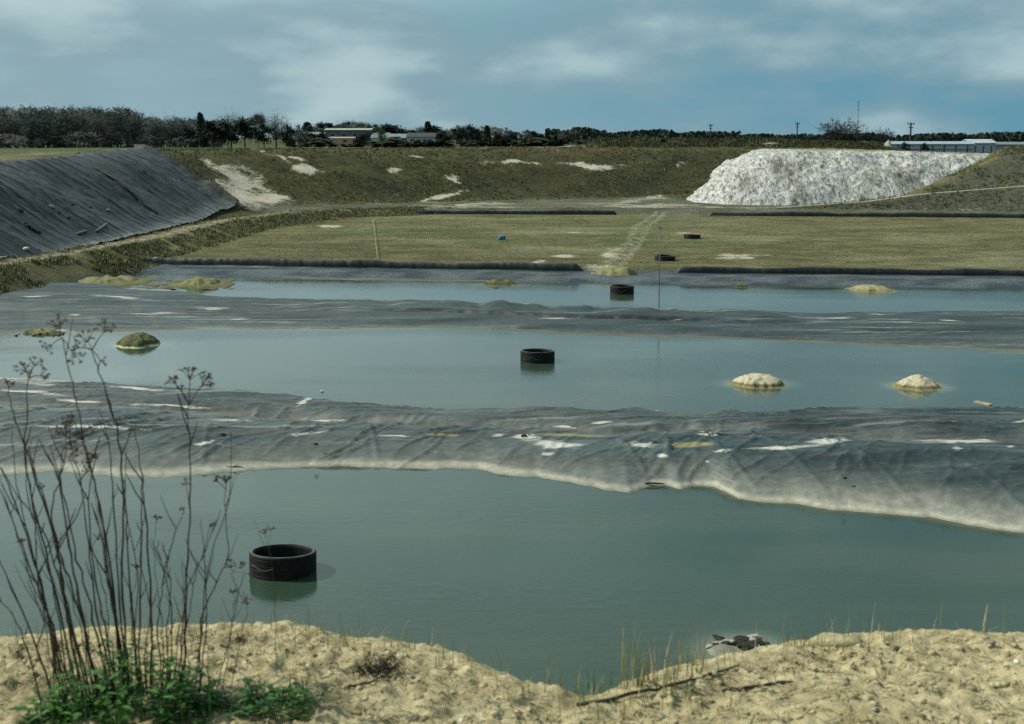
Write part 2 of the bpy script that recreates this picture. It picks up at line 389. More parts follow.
def mound_h(x, y):
    zf, zl = mound_parts(x, y); k = 3.0
    z = -np.log(np.exp(-k*np.clip(zf, -9, 12)) + np.exp(-k*np.clip(zl, -9, 12)) + np.exp(-k*(6.85 + .25*fbm(x*.2, y*.2, 3, 75))))/k
    z = z + .22*fbm(x*.5, y*.5, 5, 73, .6)
    return np.maximum(np.where(zl > -1, z, -3), ramp_h(x, y))
def all_h(x, y): return np.maximum(ground_h(x, y), np.maximum(chalk_h(x, y), mound_h(x, y)))
def hit(px, py, fn=all_h, t0=40., t1=420.):
    d = ray(px, py); t = np.linspace(t0, t1, 4000); z = fn(d[0]*t, d[1]*t); k = np.argmax(CH + d[2]*t < z)
    if k == 0: k = len(t) - 1
    t = t[k]; return np.array([d[0]*t, d[1]*t, float(CH + d[2]*t)])
def gz(x, y, fn=all_h): return float(fn(np.array([x], float), np.array([y], float))[0])

def blob(PX, PY, lst, wx=None, wy=None):
    """soft ragged patches"""
    m = np.zeros(PX.shape)
    if wx is not None: PX = PX + wx; PY = PY + wy
    for cx, cy, rx, ry, a in lst:
        c, s = math.cos(R(a)), math.sin(R(a)); u = (PX-cx)*c + (PY-cy)*s; v = -(PX-cx)*s + (PY-cy)*c
        m = np.maximum(m, 1.05 - .75*np.sqrt((u/rx)**2 + (v/ry)**2))
    return np.clip(m, 0, 1)

def axis(dense, lo, hi, far_lo, far_hi, g=1.13):
    a = list(np.arange(lo, hi, dense)); s = dense; v = a[-1]
    while v < far_hi: s *= g; v += s; a.append(v)
    s = dense; v = a[0]; pre = []
    while v > far_lo: s *= g; v -= s; pre.append(v)
    return np.array(pre[::-1] + a)
xs = axis(.42, -62, 74, -2600, 2600); ys = np.concatenate([axis(.8, 0, 70, -60, 69.5)[:-1], axis(.36, 69.9, 212, 69.95, 5200)[1:]])
ys = np.unique(np.round(ys, 4))
GX, GY = np.meshgrid(xs, ys); GZ = ground_h(GX, GY)
PX, PY = proj(GX, GY, GZ); front = (GY > 60) & (GY < 215)
n1 = fbm(GX*.35, GY*.35, 4, 91); n2 = fbm(GX*.08, GY*.08, 3, 92)
cyl = np.interp(GX, CURB[:,0], CURB[:,1]); fyl = np.interp(GX, FCURB[:,0], FCURB[:,1])
dO, wO = sdf(GX, GY, OUT)
basin = sm(GY - cyl, -.5, .5)*sm(dO, 1, -2)
td, _ = sdf(GX, GY, TRACK, False)
sand_l = [(240,181,30,18,38),(268,199,24,13,20),(216,164,15,5,40),(248,196,30,18,20),(303,169,20,4,10),(300,160,10,2,15),(398,169,7,3,15),(418,157,6,2,10),(592,166,32,4,2),(560,164,16,2,4),(682,166,6,4,0),(440,197,26,3,-16),
          (470,205,60,2.6,0),(660,206,120,2.2,2),(640,199,40,2.5,-4),(330,227,14,2.5,0),(575,232,12,2.6,0),(690,233,10,2.5,0),(565,256,14,2.2,0),(740,257,40,2,0),(540,262,10,2,0),(605,268,22,5,0),(612,255,14,6,-50),(285,160,14,3,30),(262,153,12,2.2,20),(515,162,30,2,0),(450,180,10,2,30),(560,145.5,34,2,0),(478,146,22,1.6,0),(770,144,10,2,0)]
sand = blob(PX, PY, sand_l, 13*fbm(GX*.3, GY*.3, 4, 96) + 5*fbm(GX*1.1, GY*1.1, 3, 88), 3.2*fbm(GX*.3+50, GY*.3, 4, 97) + 1.5*fbm(GX*1.1+9, GY*1.1, 3, 89))*front
sand = np.clip(sand*(.95 + 1.1*fbm(GX*.6, GY*.4, 5, 95, .6)), 0, 1)
# wheel tracks of the ramp across the dry basin and the pale haul road
def pline(pts): return np.array([hit(*p)[:2] for p in pts])
rut1 = pline([(655,212),(635,225),(628,240),(612,258),(604,268)]); rut2 = pline([(664,212),(648,225),(640,240),(627,256),(617,268)])
dr = np.minimum(sdf(GX, GY, rut1, False)[0], sdf(GX, GY, rut2, False)[0])
sand = np.maximum(sand, .48*sm(dr, .75, .15))
sand = np.maximum(sand, sm(td, 1.5, .6)*.48)
hl = RAMP[1:, :2]
sand = np.maximum(sand, sm(sdf(GX, GY, hl, False)[0], .6, .2)*.6)
rampm = sm(np.minimum(dr, 9), 2.6, 1.2)
straw = np.clip(basin*(.9 + .5*n2) + .3*n1*basin, 0, 1)*(GY < fyl + .5)
straw = np.maximum(straw, np.clip(.55 + .8*n1, 0, 1)*sm(td, 4.5, 2.5)*(GX < -8)*.7)
straw = np.maximum(straw, (GY > 100)*(GX < -36)*(GY < 180)*np.clip(.75 + n1, 0, 1)*sm(dO, 8, 11))
straw = np.maximum(straw, (dO > wO + 2)*(GY < 230)*np.clip(.15 + .9*n1, 0, 1)*.5)
straw = np.maximum(straw, sm(GY, 212, 200)*sm(dO, wO - 4, wO)*np.clip(.3 + n1, 0, 1))
dark = np.clip(blob(PX, PY, [(175,185,15,40,-47),(205,185,10,45,-50),(600,178,120,20,0),(500,185,90,14,0),(640,190,60,12,0),(690,160,50,12,0),(400,190,50,12,0)])*front*.8 + .5*n1*front, 0, .85)*(dO > 1)*(dO < wO+3)  # dark grass, plus a cloud shadow painted on the back slope
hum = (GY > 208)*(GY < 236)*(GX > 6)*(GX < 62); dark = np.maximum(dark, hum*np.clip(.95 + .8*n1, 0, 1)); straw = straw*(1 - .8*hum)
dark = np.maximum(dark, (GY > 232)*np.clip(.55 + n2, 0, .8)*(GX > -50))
green = ((GX < -36)*(GY > 150)*(GY < 420)*sm(PY, 158, 155)*np.clip(.8 + n1, 0, 1))
green = np.maximum(green, (GY < fyl + 3.5)*rampm*(GY > 98)*.35)
green = np.maximum(green, basin*np.clip(n2*1.2 - .3, 0, .3))
grey = np.clip((GY > fyl + .5)*sm(dO, 3, -1)*(.55 + .6*n1), 0, 1)
liner = sm(GY - cyl, .3, -.3)*sm(td, 3.0, 4.2)*(dO < 4)*(GY > 50)
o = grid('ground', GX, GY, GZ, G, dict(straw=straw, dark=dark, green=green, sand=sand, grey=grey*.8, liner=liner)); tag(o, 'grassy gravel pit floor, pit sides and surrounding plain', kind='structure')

# chalk heap and grassy mound
cx_, cy_ = np.meshgrid(np.arange(17, 62, .26), np.concatenate([np.arange(144, 172, .26), np.arange(172, 206, 1.0)]))
cz = chalk_h(cx_, cy_); dC, wC = sdf(cx_, cy_, CH_P); px, py = proj(cx_, cy_, cz)
fall = np.where(dC > .2, -1.2, 0) - sm(cy_, 188, 204)*.8
dk = np.clip(blob(px, py, [(824,156,7,7,0),(905,178,16,12,0),(790,172,20,14,0),(870,180,10,8,0),(745,185,14,10,0)])*.9 + .5*fbm(cx_*.9, cy_*.9, 4, 66), 0, 1)*.55
st = np.clip(sm(-dC, wC, wC + 5) + fbm(cx_*.5, cy_*.5, 3, 67)*.5*sm(-dC, wC-2, wC + 3), 0, 1)
o = grid('chalk_heap', cx_, cy_, cz + fall, CHK, dict(dark=dk, straw=st)); tag(o, 'big white chalk heap with a flat top at the back of the pit', 'chalk heap')
mx_, my_ = np.meshgrid(np.concatenate([np.arange(20, 66, .3), np.arange(66, 96, 1.2)]), np.concatenate([np.arange(108, 168, .3), np.arange(168, 215, 1.5)]))
mz = mound_h(mx_, my_); dM, wM = sdf(mx_, my_, MO_P); px, py = proj(mx_, my_, mz)
mn = fbm(mx_*.4, my_*.4, 4, 76)
zf_, zl_ = mound_parts(mx_, my_); flank = sm(zl_ - zf_, 1.2, -.1)*sm(zl_, 1.2, 2.0)
st = np.clip(flank*(1.0 + mn), 0, 1); st = np.maximum(st, np.clip(mn*.7 - .12, 0, .35)*(my_ > 142)); st = np.maximum(st, sm(my_, 167, 176)*.5)  # straw flank painted lighter for its sunlit side
sd = np.maximum(sm(sdf(mx_, my_, hl, False)[0], .75, .3)*1.0, blob(px, py, [(850,211,20,5,0),(905,209,34,5,0),(975,209,40,5,0)])*.55*np.clip(.7 + mn, 0, 1))
o = grid('earth_mound', mx_, my_, np.maximum(mz, -1) - .02 - sm(my_, 190, 213)*.8, G, dict(straw=st, dark=np.clip((1-flank)*(.62+.8*mn)*(my_ < 168), 0, .85), sand=sd, grey=.32*(1-flank)))  # camera-facing side darkened in colour as if shaded
tag(o, 'grey green earth mound at right with a straw coloured flank painted sunlit beside the chalk heap', 'earth mound')

# tufts of dead grass on the slopes and the left embankment
def tri_mesh(name, V, mats, mi):
    n = len(V); me = bpy.data.meshes.new(name); me.vertices.add(n*3); me.vertices.foreach_set('co', V.astype(np.float32).ravel())
    me.loops.add(n*3); me.loops.foreach_set('vertex_index', np.arange(n*3, dtype=np.int32)); me.polygons.add(n); me.polygons.foreach_set('loop_start', (np.arange(n)*3).astype(np.int32))
    for m in mats: me.materials.append(m)
    me.polygons.foreach_set('material_index', mi.astype(np.int32)); me.update(calc_edges=True); me.validate(); return link(bpy.data.objects.new(name, me))
def tufts(name, label, n, fx, size, mats, seed, fn=all_h, per=5):
    rg = np.random.RandomState(seed); x, y = fx(rg, n); z = fn(x, y)
    px, py = proj(x, y, z); ok = blob(px, py, sand_l) < .25; x, y, z = np.repeat(x[ok], per), np.repeat(y[ok], per), np.repeat(z[ok], per)
    k = len(x); s_ = size*np.repeat(rg.uniform(.4, 1.4, k//per), per); a = rg.uniform(0, 6.28, k); c, d = np.cos(a), np.sin(a); w_ = s_*.16; L_ = s_*rg.uniform(.2, .8, k)
    x = x + rg.normal(0, 1, k)*s_*.35; y = y + rg.normal(0, 1, k)*s_*.35
    V = np.stack([np.stack([x-d*w_, y+c*w_, z-.05], -1), np.stack([x+d*w_, y-c*w_, z-.05], -1), np.stack([x+c*L_, y+d*L_, z+s_*rg.uniform(.5, 1, k)], -1)], 1)
    tag(tri_mesh(name, V, mats, np.repeat(rg.randint(0, len(mats), k//per), per)), label, 'grass', kind='stuff')
TU1 = plain('dead_grass_tuft', (.20, .195, .10), .9, .4, 1.5); TU2 = plain('olive_grass_tuft', (.085, .095, .038), .9, .4, 1.5); SCR = plain('dark_scrub_tuft', (.03, .034, .02), .9, .4, 1.5); TU4 = plain('green_grass_tuft', (.06, .075, .03), .9, .4, 1.5); TU3 = plain('brown_weed_tuft', (.062, .058, .027), .9, .4, 1.5)
def _emb(rg, n):
    u = rg.rand(n); s_ = np.linspace(0, 1, 200); pts_x = np.interp(s_*9, range(10), TRACK[:,0]); pts_y = np.interp(s_*9, range(10), TRACK[:,1])
    k = (u*.62*199).astype(int) + 8; x = pts_x[k] + rg.uniform(1.0, 4.2, n)*np.where(rg.rand(n) < .85, 1, -.6); y = pts_y[k] + rg.uniform(-3, 3, n)
    ok = fbm(x*.5, y*.5, 3, 97) > -.25; return x[ok], y[ok]
tufts('grass', 'dead grass tussocks on the left embankment below the track', 15000, _emb, .17, [TU1, TU1, TU1, TU2, TU2, TU3], 1, ground_h)
def _wall(rg, n):
    x = rg.uniform(-42, 50, n); y = rg.uniform(138, 205, n); d, w_ = sdf(x, y, OUT); ok = (d > 0) & (d < w_ + 6) & (fbm(x*.25, y*.25, 4, 98) > -.35) & (chalk_h(x, y) < ground_h(x, y)) & (mound_h(x, y) < ground_h(x, y)); return x[ok], y[ok]
tufts('grass', 'weeds and dead grass on the back slope of the pit', 34000, _wall, .22, [TU1, TU2, TU2, TU3, TU3, TU4], 2, ground_h)
def _field(rg, n):
    x = rg.uniform(-24, 54, n); y = 84 + 55*rg.rand(n)**1.3; cy = np.interp(x, CURB[:,0], CURB[:,1]); fy = np.interp(x, FCURB[:,0], FCURB[:,1])
    ok = (y > cy + 1) & (y < fy - .3) & (fbm(x*.12, y*.3, 4, 94) > -.12) & (sdf(x, y, TRACK, False)[0] > 3); return x[ok], y[ok]
tufts('grass', 'patchy short grass on the dry basin', 26000, _field, .075, [TU1, TU2, TU2, TU1, TU3], 4, ground_h, 4)
def _rise(rg, n):
    x = rg.uniform(4, 62, n); y = rg.uniform(200, 234, n); ok = (fbm(x*.2, y*.2, 3, 93) > -.3) & (x < 56 - .0*y); return x[ok], y[ok]
tufts('grass', 'dark scrub on the rise behind the chalk heap', 9000, _rise, .42, [TU3, TU4, TU3, TU2, SCR], 5, ground_h)
def _mound(rg, n):
    x = rg.uniform(25, 66, n); y = rg.uniform(132, 165, n); ok = (mound_h(x, y) > np.maximum(ground_h(x, y), chalk_h(x, y))) & (fbm(x*.3, y*.3, 4, 99) > -.1) & (sdf(x, y, hl, False)[0] > .8); return x[ok], y[ok]
tufts('grass', 'weeds on the earth mound at right', 13000, _mound, .20, [TU1, TU2, TU3, TU2, TU3, TU4], 3, mound_h)

# ------------------------------------------------------------------ ponds and embankments
def shore(pts):
    w = np.array([at_z(px, py, 0)[:2] for px, py in pts]); w = w[np.argsort(w[:,0])]
    return lambda x: np.interp(x, w[:,0], w[:,1])
n3 = shore([(-500,500),(-200,484),(0,474),(60,472),(120,478),(170,477),(230,471),(340,467),(450,468),(520,475),(560,480),(590,485),(608,490),(630,493),(650,487),(668,486),(682,491),(696,487),(716,487),(738,498),(762,503),(800,505),(830,510),(850,511),(930,519),(1024,533),(1150,553),(1400,590)])
f3 = shore([(-500,355),(-200,366),(0,371),(60,376),(100,381),(180,386),(260,392),(300,396),(350,403),(440,408),(560,408),(640,413),(700,412),(780,411),(860,411),(930,406),(970,404),(1000,401),(1024,405),(1200,405),(1500,405)])
n2 = shore([(-700,345),(-200,338),(0,334),(100,332),(200,330),(340,328),(440,327),(500,329),(560,333),(690,337),(800,342),(900,348),(1024,354),(1200,362),(1600,380)])
f2 = shore([(-700,280),(-200,284),(0,286),(100,287),(180,290),(214,296),(255,298),(276,300),(350,303),(443,306),(512,311),(581,313),(685,315),(782,314),(925,311),(1024,310),(1200,310),(1600,310)])
def wall_far(x): return np.interp(x, CURB[:,0], CURB[:,1]) - 2.6
def embankment(name, xs, near, far, nt, prof, attrs, label, seed, t0=-.16, t1=1.14):
    T = np.linspace(t0, t1, nt); X, T = np.meshgrid(xs, T)
    yn = near(X) + .34*fbm(X*1.0, X*0 + 3.3, 5, seed) ; yf = far(X) + .35*fbm(X*.5, X*0 + 8.1, 4, seed+1)
    L = yf - yn; Y = yn + T*L
    Z = prof(X, Y, T, L)
    o = grid(name, X, Y, Z, LIN, attrs(X, Y, T, Z, L)); tag(o, label, 'embankment'); return o
def prof3(X, Y, T, L):
    tc = .30 + .05*fbm(X*.25, X*0, 3, 21); H = (.40 + .24*sm(X, 0, 9) + .10*fbm(X*.2, X*0+4, 3, 22))
    u = T/tc
    front_ = H*np.where(u < 1, 1-np.abs(1-np.clip(u, -1, 1))**1.9, 1)
    front_ = np.where(T < 0, T*L*.55, front_)
    tf = .565 + .05*fbm(X*.15, X*0+1, 3, 24); stp = .35 + .9*vn(X*.3, X*0, 23)
    dip = .19*stp*sm(T, .36, .56)*sm(T, tf+.07, tf-.01) + .05*np.exp(-((T-tf+.004)/.014)**2)
    rb = .05 + .12*fbm(X*.33, X*0+9, 3, 25)
    rb = rb + .03*fbm(X*.3, T*26, 3, 39)*sm(T, .6, .66)*sm(T, .95, .88)
    back = (H*.92 + rb)*np.exp(-np.maximum(T-.74, 0)**2/.016)
    z = np.where(T < tc, front_, np.where(T < .74, H + (rb - .08*H)*sm(T, .62, .74), back)) - dip
    z = z - np.clip(T - .93, 0, 1)*L*.2
    fold = ((ridged(X*1.7 + Y*1.0, Y*.22 - X*.12, 3, 26) - .35)*.028*vn(X*.5, Y*.3, 33) + (ridged(X*4.1 - Y*1.6, Y*.5, 2, 34) - .3)*.012)*sm(T, .02, .12)*sm(T, .98, .8)
    fold = fold + .010*fbm(X*2.2, Y*2.2, 4, 27) + .085*fbm(X*.35, Y*.5, 2, 28)*sm(T, .05, .3)*sm(T, 1, .8)
    rgc = np.random.RandomState(12)
    for k in range(340):
        cx = rgc.uniform(-17, 19); ct = rgc.uniform(.10, .52) if k < 230 else rgc.uniform(.6, .92); lw_ = rgc.uniform(.5, 1.7); an = rgc.uniform(.75, 1.35) if k < 230 else rgc.uniform(-.25, .3); hh = rgc.uniform(.02, .06); wd_ = rgc.uniform(.025, .05)
        i0, i1 = np.searchsorted(X[0], [cx-2.2, cx+2.2])
        xx = X[:, i0:i1]; yy = Y[:, i0:i1]; cy0 = np.interp(cx, X[0], (Y - T*L)[0]) + ct*np.interp(cx, X[0], L[0])
        u = (xx-cx)*math.cos(an) + (yy-cy0)*math.sin(an); v = -(xx-cx)*math.sin(an) + (yy-cy0)*math.cos(an) + .12*np.sin(u*2 + k)
        fold[:, i0:i1] += hh*np.exp(-(v/wd_)**2)*np.exp(-(u/lw_)**4)
    # a few welded seams running down the face
    for k, x0 in enumerate((3.1, 5.2, 6.6, 8.2, 10.1, 12.2, -3.1, -7.4)):
        fold = fold + .045*np.exp(-((X - x0 - (Y-33)*-.16)/.05)**2)*sm(T, .02, .1)*sm(T, .45, .35)
    return z + fold
def att3(X, Y, T, Z, L):
    px, py = proj(X, Y, Z); n = fbm(X*.5, Y*1.4, 4, 29); wx = 14*fbm(X*.5, Y*.9, 4, 35); wy = 3.2*fbm(X*.9, Y*1.2, 4, 36)
    tf = .565 + .05*fbm(X*.15, X*0+1, 3, 24); furrow = sm(T, tf-.03, tf-.005)*sm(T, tf+.045, tf+.01)*np.clip(.7 + n, 0, .85)  # darkens the step in colour to deepen its shade
    sed_highlight = blob(px, py, [(530,438,22,5,5),(555,444,30,5,3),(640,446,24,4,4),(500,436,14,3,0),(720,452,14,3,0),(832,440,30,3.4,-4),(780,447,50,3,-5),(960,441,50,3,0),(985,440,16,3.5,0),(950,448,8,3,0),(545,453,8,2.5,0),(660,457,7,2.5,0),(706,462,6,2.2,0),(1004,447,5,2,0),(598,422,20,2,0),(560,428,14,1.6,0),(700,434,18,1.6,0),(1020,421,8,2.4,-20),(657,408,4,3,0),
        (30,392,50,2.6,5),(80,400,40,1.8,3),(90,428,70,2.0,3),(170,405,50,1.8,3),(230,419,26,1.7,0),(200,443,14,3,-8),(330,420,30,1.6,0),(310,433,30,2,-3),(300,401,20,1.8,-25),(400,437,34,1.8,3),(20,381,50,2,5),(140,388,40,1.8,5)], wx, wy)
    sed_highlight = np.maximum(sed_highlight*.95, .55*np.exp(-((T-.90-.03*fbm(X*.4, X*0+3, 3, 40))/.022)**2)*np.clip(.55 + 1.2*fbm(X*.3, X*0+6, 3, 41), 0, 1))  # adds a highlight painted along the far crest to the real sediment
    alg = blob(px, py, [(690,444,34,5,-3),(575,436,60,3,2),(440,436,30,2,0)], wx, wy)*.9
    return dict(furrow=furrow, sediment_highlight=sed_highlight, algae=alg, rim=np.clip(.95 + .5*fbm(X*.6, Y*.6, 4, 37), .45, 1), wide=sm(X, 3, 8), streak=np.clip(.8*sm(T, .40, .6) + .95*sm(-X, -1, 6), 0, 1), dust=np.clip(.35 + .5*sm(T, .3, .5) + n*.5, 0, 1)*.75)
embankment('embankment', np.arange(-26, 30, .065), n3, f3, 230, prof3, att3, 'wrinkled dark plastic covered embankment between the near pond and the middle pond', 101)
def prof2(X, Y, T, L):
    D = (Y - (Y - T*L))  # metres in from the near shore
    H = .30 + .05*fbm(X*.2, X*0+4, 3, 42)
    hi = sm(L, 11, 6)
    scal = .20*np.abs(fbm(X*.38, X*0 + T*1.2, 3, 43))*2 + .10*(ridged(X*.75 + T*2.5, T*1.5, 2, 47) - .3) + .04
    fr = H*(1-(1-np.clip(T/.38, 0, 1))**1.8); fr = np.where(T < 0, T*L*.35, fr)
    ledge = H - .10*sm(T, .40, .47) + .17*sm(T, .475, .50) + scal*np.exp(-((T-.74)/.16)**2)
    z = np.where(T < .40, fr, ledge)
    flat = .10*sm(T*L, 0, 2) + .18*sm(T, .25, .6) + .07*fbm(X*.25, Y*.5, 4, 44)
    flat = np.where(T < 0, T*L*.2, flat)
    z = hi*z + (1-hi)*flat
    z = z*sm(T, 1.0, .80)*1.0 - np.clip(T-.96, 0, 1)*L*.22
    z = z + .015*fbm(X*1.6, Y*1.6, 4, 45) + .03*(ridged(X*1.3 + Y*.6, Y*.3, 2, 46) - .35)*sm(T, 0, .1) + .02*(1-hi)*fbm(X*.3, Y*2.6, 3, 48)
    z = z + sm(-X, 17, 24)*sm(T, .8, .98)*.28
    return z
def att2(X, Y, T, Z, L):
    px, py = proj(X, Y, Z); n = fbm(X*.3, Y*1.1, 4, 49); wx = 18*fbm(X*.3, Y*.6, 4, 35); wy = 2.2*fbm(X*.6, Y*1.0, 4, 36); hi = sm(L, 11, 6)
    sed_highlight = blob(px, py, [(208,309,26,2.6,0),(238,318,18,2,0),(160,314,40,1.6,0),(80,314,12,2,0),(50,332,34,3,-3),(90,333,22,2,2),(150,289,50,1.6,3),(40,296,24,1.6,-4),(120,297,40,1.6,4),(952,321,22,1.8,0),(830,318,40,1.4,0),(690,319,30,1.3,0),(560,318,30,1.4,0),(880,315,26,1.3,0)], wx, wy)*.85
    sed_highlight = np.maximum(sed_highlight, hi*.6*np.exp(-((T-.80-.05*fbm(X*.4, X*0+3, 3, 50))/.04)**2)*np.clip(.5 + 1.3*fbm(X*.35, X*0+6, 3, 51), 0, 1))  # pale band painted as the highlight on the scalloped far edge
    fur = hi*sm(T, .41, .46)*sm(T, .525, .50)*np.clip(.75 + .8*n, 0, 1)  # dark line painted where the low step lies in shade
    return dict(furrow=fur, sediment_highlight=sed_highlight, algae=np.zeros(X.shape), rim=.13 + .2*n, streak=np.clip(.15 + .8*(1-hi) + .6*sm(T, .45, .6), 0, 1), dust=np.clip(.2 + n, 0, 1)*.45*np.maximum(1-hi, sm(T, .4, .55)))
embankment('embankment', np.arange(-44, 46, .13), n2, f2, 150, prof2, att2, 'low scalloped plastic covered embankment between the middle pond and the far pond', 141)
# grey plastic apron rising from the far pond to the dry basin
def fshore(x): return np.interp(x, [-30,-20,-17.5,-13,-10,-5,0,10,20,29,60], [92,90,85,81.5,79.8,79.4,79.4,79.0,78.6,77.0,73])
X, T = np.meshgrid(np.arange(-24, 60, .2), np.linspace(0, 1, 36))
ya = fshore(X) - 2.0 + .25*fbm(X*.4, X*0, 3, 151); yb = np.interp(X, CURB[:,0], CURB[:,1]) + .1; yb = np.maximum(yb, ya + 1)
Y = ya + (yb-ya)*T; Zl = -.16 + .16*sm(T, 0, .38) + .30*sm(T, .38, .95) + .02*fbm(X*.8, Y*.8, 3, 152) + .05*np.exp(-((T-.42)/.05)**2)
px, py = proj(X, Y, Zl)
sed_highlight = blob(px, py, [(605,276,30,2.5,0),(830,272,30,1.6,0),(150,263,14,2,0),(430,268,60,1.4,0),(260,267,16,1.2,0)])*.8
o = grid('plastic_apron', X, Y, Zl, LIN, dict(furrow=np.exp(-((T-.36)/.05)**2)*.9, sediment_highlight=sed_highlight, algae=blob(px, py, [(606,278,14,2.5,0)])*.8, rim=np.full(X.shape, .1), streak=np.ones(X.shape), dust=np.clip(.5 + fbm(X*.3, Y, 3, 153), 0, 1)*.8))
tag(o, 'grey plastic apron sloping from the far pond up to the dry basin', 'liner')

# black plastic kerbs round the dry basin
def kerb(line, xa, xb, h, wd, z0, label, seed, dx=.12):
    xs = np.arange(xa, xb, dx); yc = np.interp(xs, line[:,0], line[:,1]) + .12*fbm(xs*.25, xs*0, 3, seed)
    prof = [(-.62,-.35),(-.58,0),(-.55,.45),(-.5,.88),(-.38,1.0),(.2,.95),(.55,.8),(.9,.3),(1.05,-.35)]
    u = np.array([p[0] for p in prof]); v = np.array([p[1] for p in prof])
    X, U = np.meshgrid(xs, u); V = np.repeat(v[:,None], len(xs), 1)
    end = np.minimum(sm(xs, xa, xa + .8), sm(xs, xb, xb - .8))
    hh = h*(.95 + .22*fbm(xs*.35, xs*0 + 2, 4, seed+1))*end
    fold = .075*(ridged(X*2.2 + U*.6, U*.5, 3, seed+2) - .4)*np.clip(V, 0, 1)
    Y = yc + U*wd - fold*.9; Z = z0 + V*hh + fold*.5 - .35*(1-end)
    n = fbm(X*.7, U*2, 4, seed+3)
    o = grid('plastic_kerb', X, Y, Z, BLK, dict(dust=np.clip(.25*n + .22*(V > .97) - .12, 0, 1), furrow=np.clip(1.1 - V, 0, .95)*(U < .1)))  # colour adds the front face's shade and a pale highlight on the crest
    tag(o, label, 'kerb'); return o
kerb(CURB, -24.4, 4.5, .48, .62, .24, 'folded black plastic kerb along the near edge of the dry basin, left of the sand spill', 201)
kerb(CURB, 9.0, 60, .42, .6, .24, 'folded black plastic kerb along the near edge of the dry basin, right of the sand spill', 221)
kerb(FCURB, -14.2, 10.5, .50, .6, .52, 'black plastic kerb along the far edge of the dry basin, left of the vehicle ramp', 241, .2)
kerb(FCURB, 18.2, 66, .50, .6, .52, 'black plastic kerb along the far edge of the dry basin, below the chalk heap', 261, .2)

# black membrane on the left pit side
S, T = np.meshgrid(np.arange(58, 144.6, .12), np.linspace(0, 1, 130))
xb = np.interp(S, [58,82,110,136,152], [-30.2,-28.9,-27.6,-26.9,-26.4]); xt = np.interp(S, [58,82,105,130,152], [-40.5,-39.4,-38.8,-38.6,-39.0]) + .7*fbm(S*.2, S*0, 4, 301) - .4
yt = S + np.interp(S, [58,110,136,152], [0,1,6,9]); yb_ = S + np.interp(S, [58,110,136,152], [0,0,-1,-8])
X = xb + (xt-xb)*T; Y = yb_ + (yt-yb_)*T
wr = ridged(S*.55 + .1*T, T*.35, 3, 302); fine = ridged(S*1.7, T*.8, 2, 303)
line = np.exp(-((S*.62 + .10*fbm(S*.1, T*1.5, 3, 307)) % 1 - .5)**2/.006)*(.4 + .6*vn(S*.45, T*2.2, 308))
Zs = ground_h(X, Y) + .26 + .03*(wr-.4) + .05*(fine-.4) + .12*line + .03*fbm(X*.7, Y*.7, 4, 304)
edge = sm(S, 151.4, 149.2)
Zs = Zs + .35*np.exp(-((S-142.6)/.8)**2)
px, py = proj(X, Y, Zs)
foot = sm(T, .16, .02)
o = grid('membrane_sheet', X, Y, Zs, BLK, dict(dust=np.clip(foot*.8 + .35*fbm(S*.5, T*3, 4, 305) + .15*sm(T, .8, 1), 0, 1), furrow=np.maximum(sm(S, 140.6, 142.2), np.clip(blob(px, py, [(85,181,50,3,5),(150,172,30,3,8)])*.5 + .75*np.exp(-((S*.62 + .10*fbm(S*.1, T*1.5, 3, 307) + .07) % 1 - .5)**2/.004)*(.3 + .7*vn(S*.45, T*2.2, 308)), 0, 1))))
tag(o, 'black plastic membrane with long wrinkles covering the left pit side', 'membrane')
def on_sheet(px, py): return hit(px, py, ground_h)
def lump_mesh(r, seed, squash=.6, n=14, m=9, jag=.3):
    b = MB(); vs = []; fs = []
    for j in range(m):
        ph = math.pi*j/(m-1)
        for i in range(n):
            a = 2*math.pi*i/n; x, y, z = math.sin(ph)*math.cos(a), math.sin(ph)*math.sin(a), math.cos(ph)
            k = 1 + jag*float(fbm(np.array([x*1.7 + z + seed]), np.array([y*1.7 - z + seed*.3]), 3, seed)[0])
            vs.append((x*r*k, y*r*k, z*r*k*squash))
    for j in range(m-1):
        for i in range(n): fs.append((j*n+i, (j+1)*n+i, (j+1)*n+(i+1)%n, j*n+(i+1)%n))
    b.add(vs, fs); return b
for k, (a, b_, sz, mt, lab) in enumerate([(52,211,.42,YBAG,'pale sandbag lying on the black membrane, higher of the two pale ones'),(109,214.5,.38,YBAG,'pale sandbag with a dark base low on the black membrane, right of the others'),
        (59,217,.28,DARKL,'small dark clod just right of the pale sandbag on the membrane'),(68,222,.36,DARKL,'dark clod lowest of the line on the membrane'),(90,211,.3,DARKL,'dark clod alone between the two pale sandbags'),(20,215,.45,DARKL,'dark clod near the left picture edge on the membrane'),
        (73,209,.3,DARKL,'dark clod highest between the sandbags on the membrane'),(26,254,.42,LUMP,'white lump beside the track at the foot of the membrane')]):
    p = on_sheet(a, b_); nm = 'sandbag' if k < 2 else 'clod'
    o = lump_mesh(sz, 310+k).build(nm, mt, smooth=True, loc=(p[0], p[1], p[2]+.30)); o.rotation_euler = (0, .35, k*1.3); o.scale = (.6, .42, .5)
    tag(o, lab, 'sandbag' if nm == 'sandbag' else 'clod')
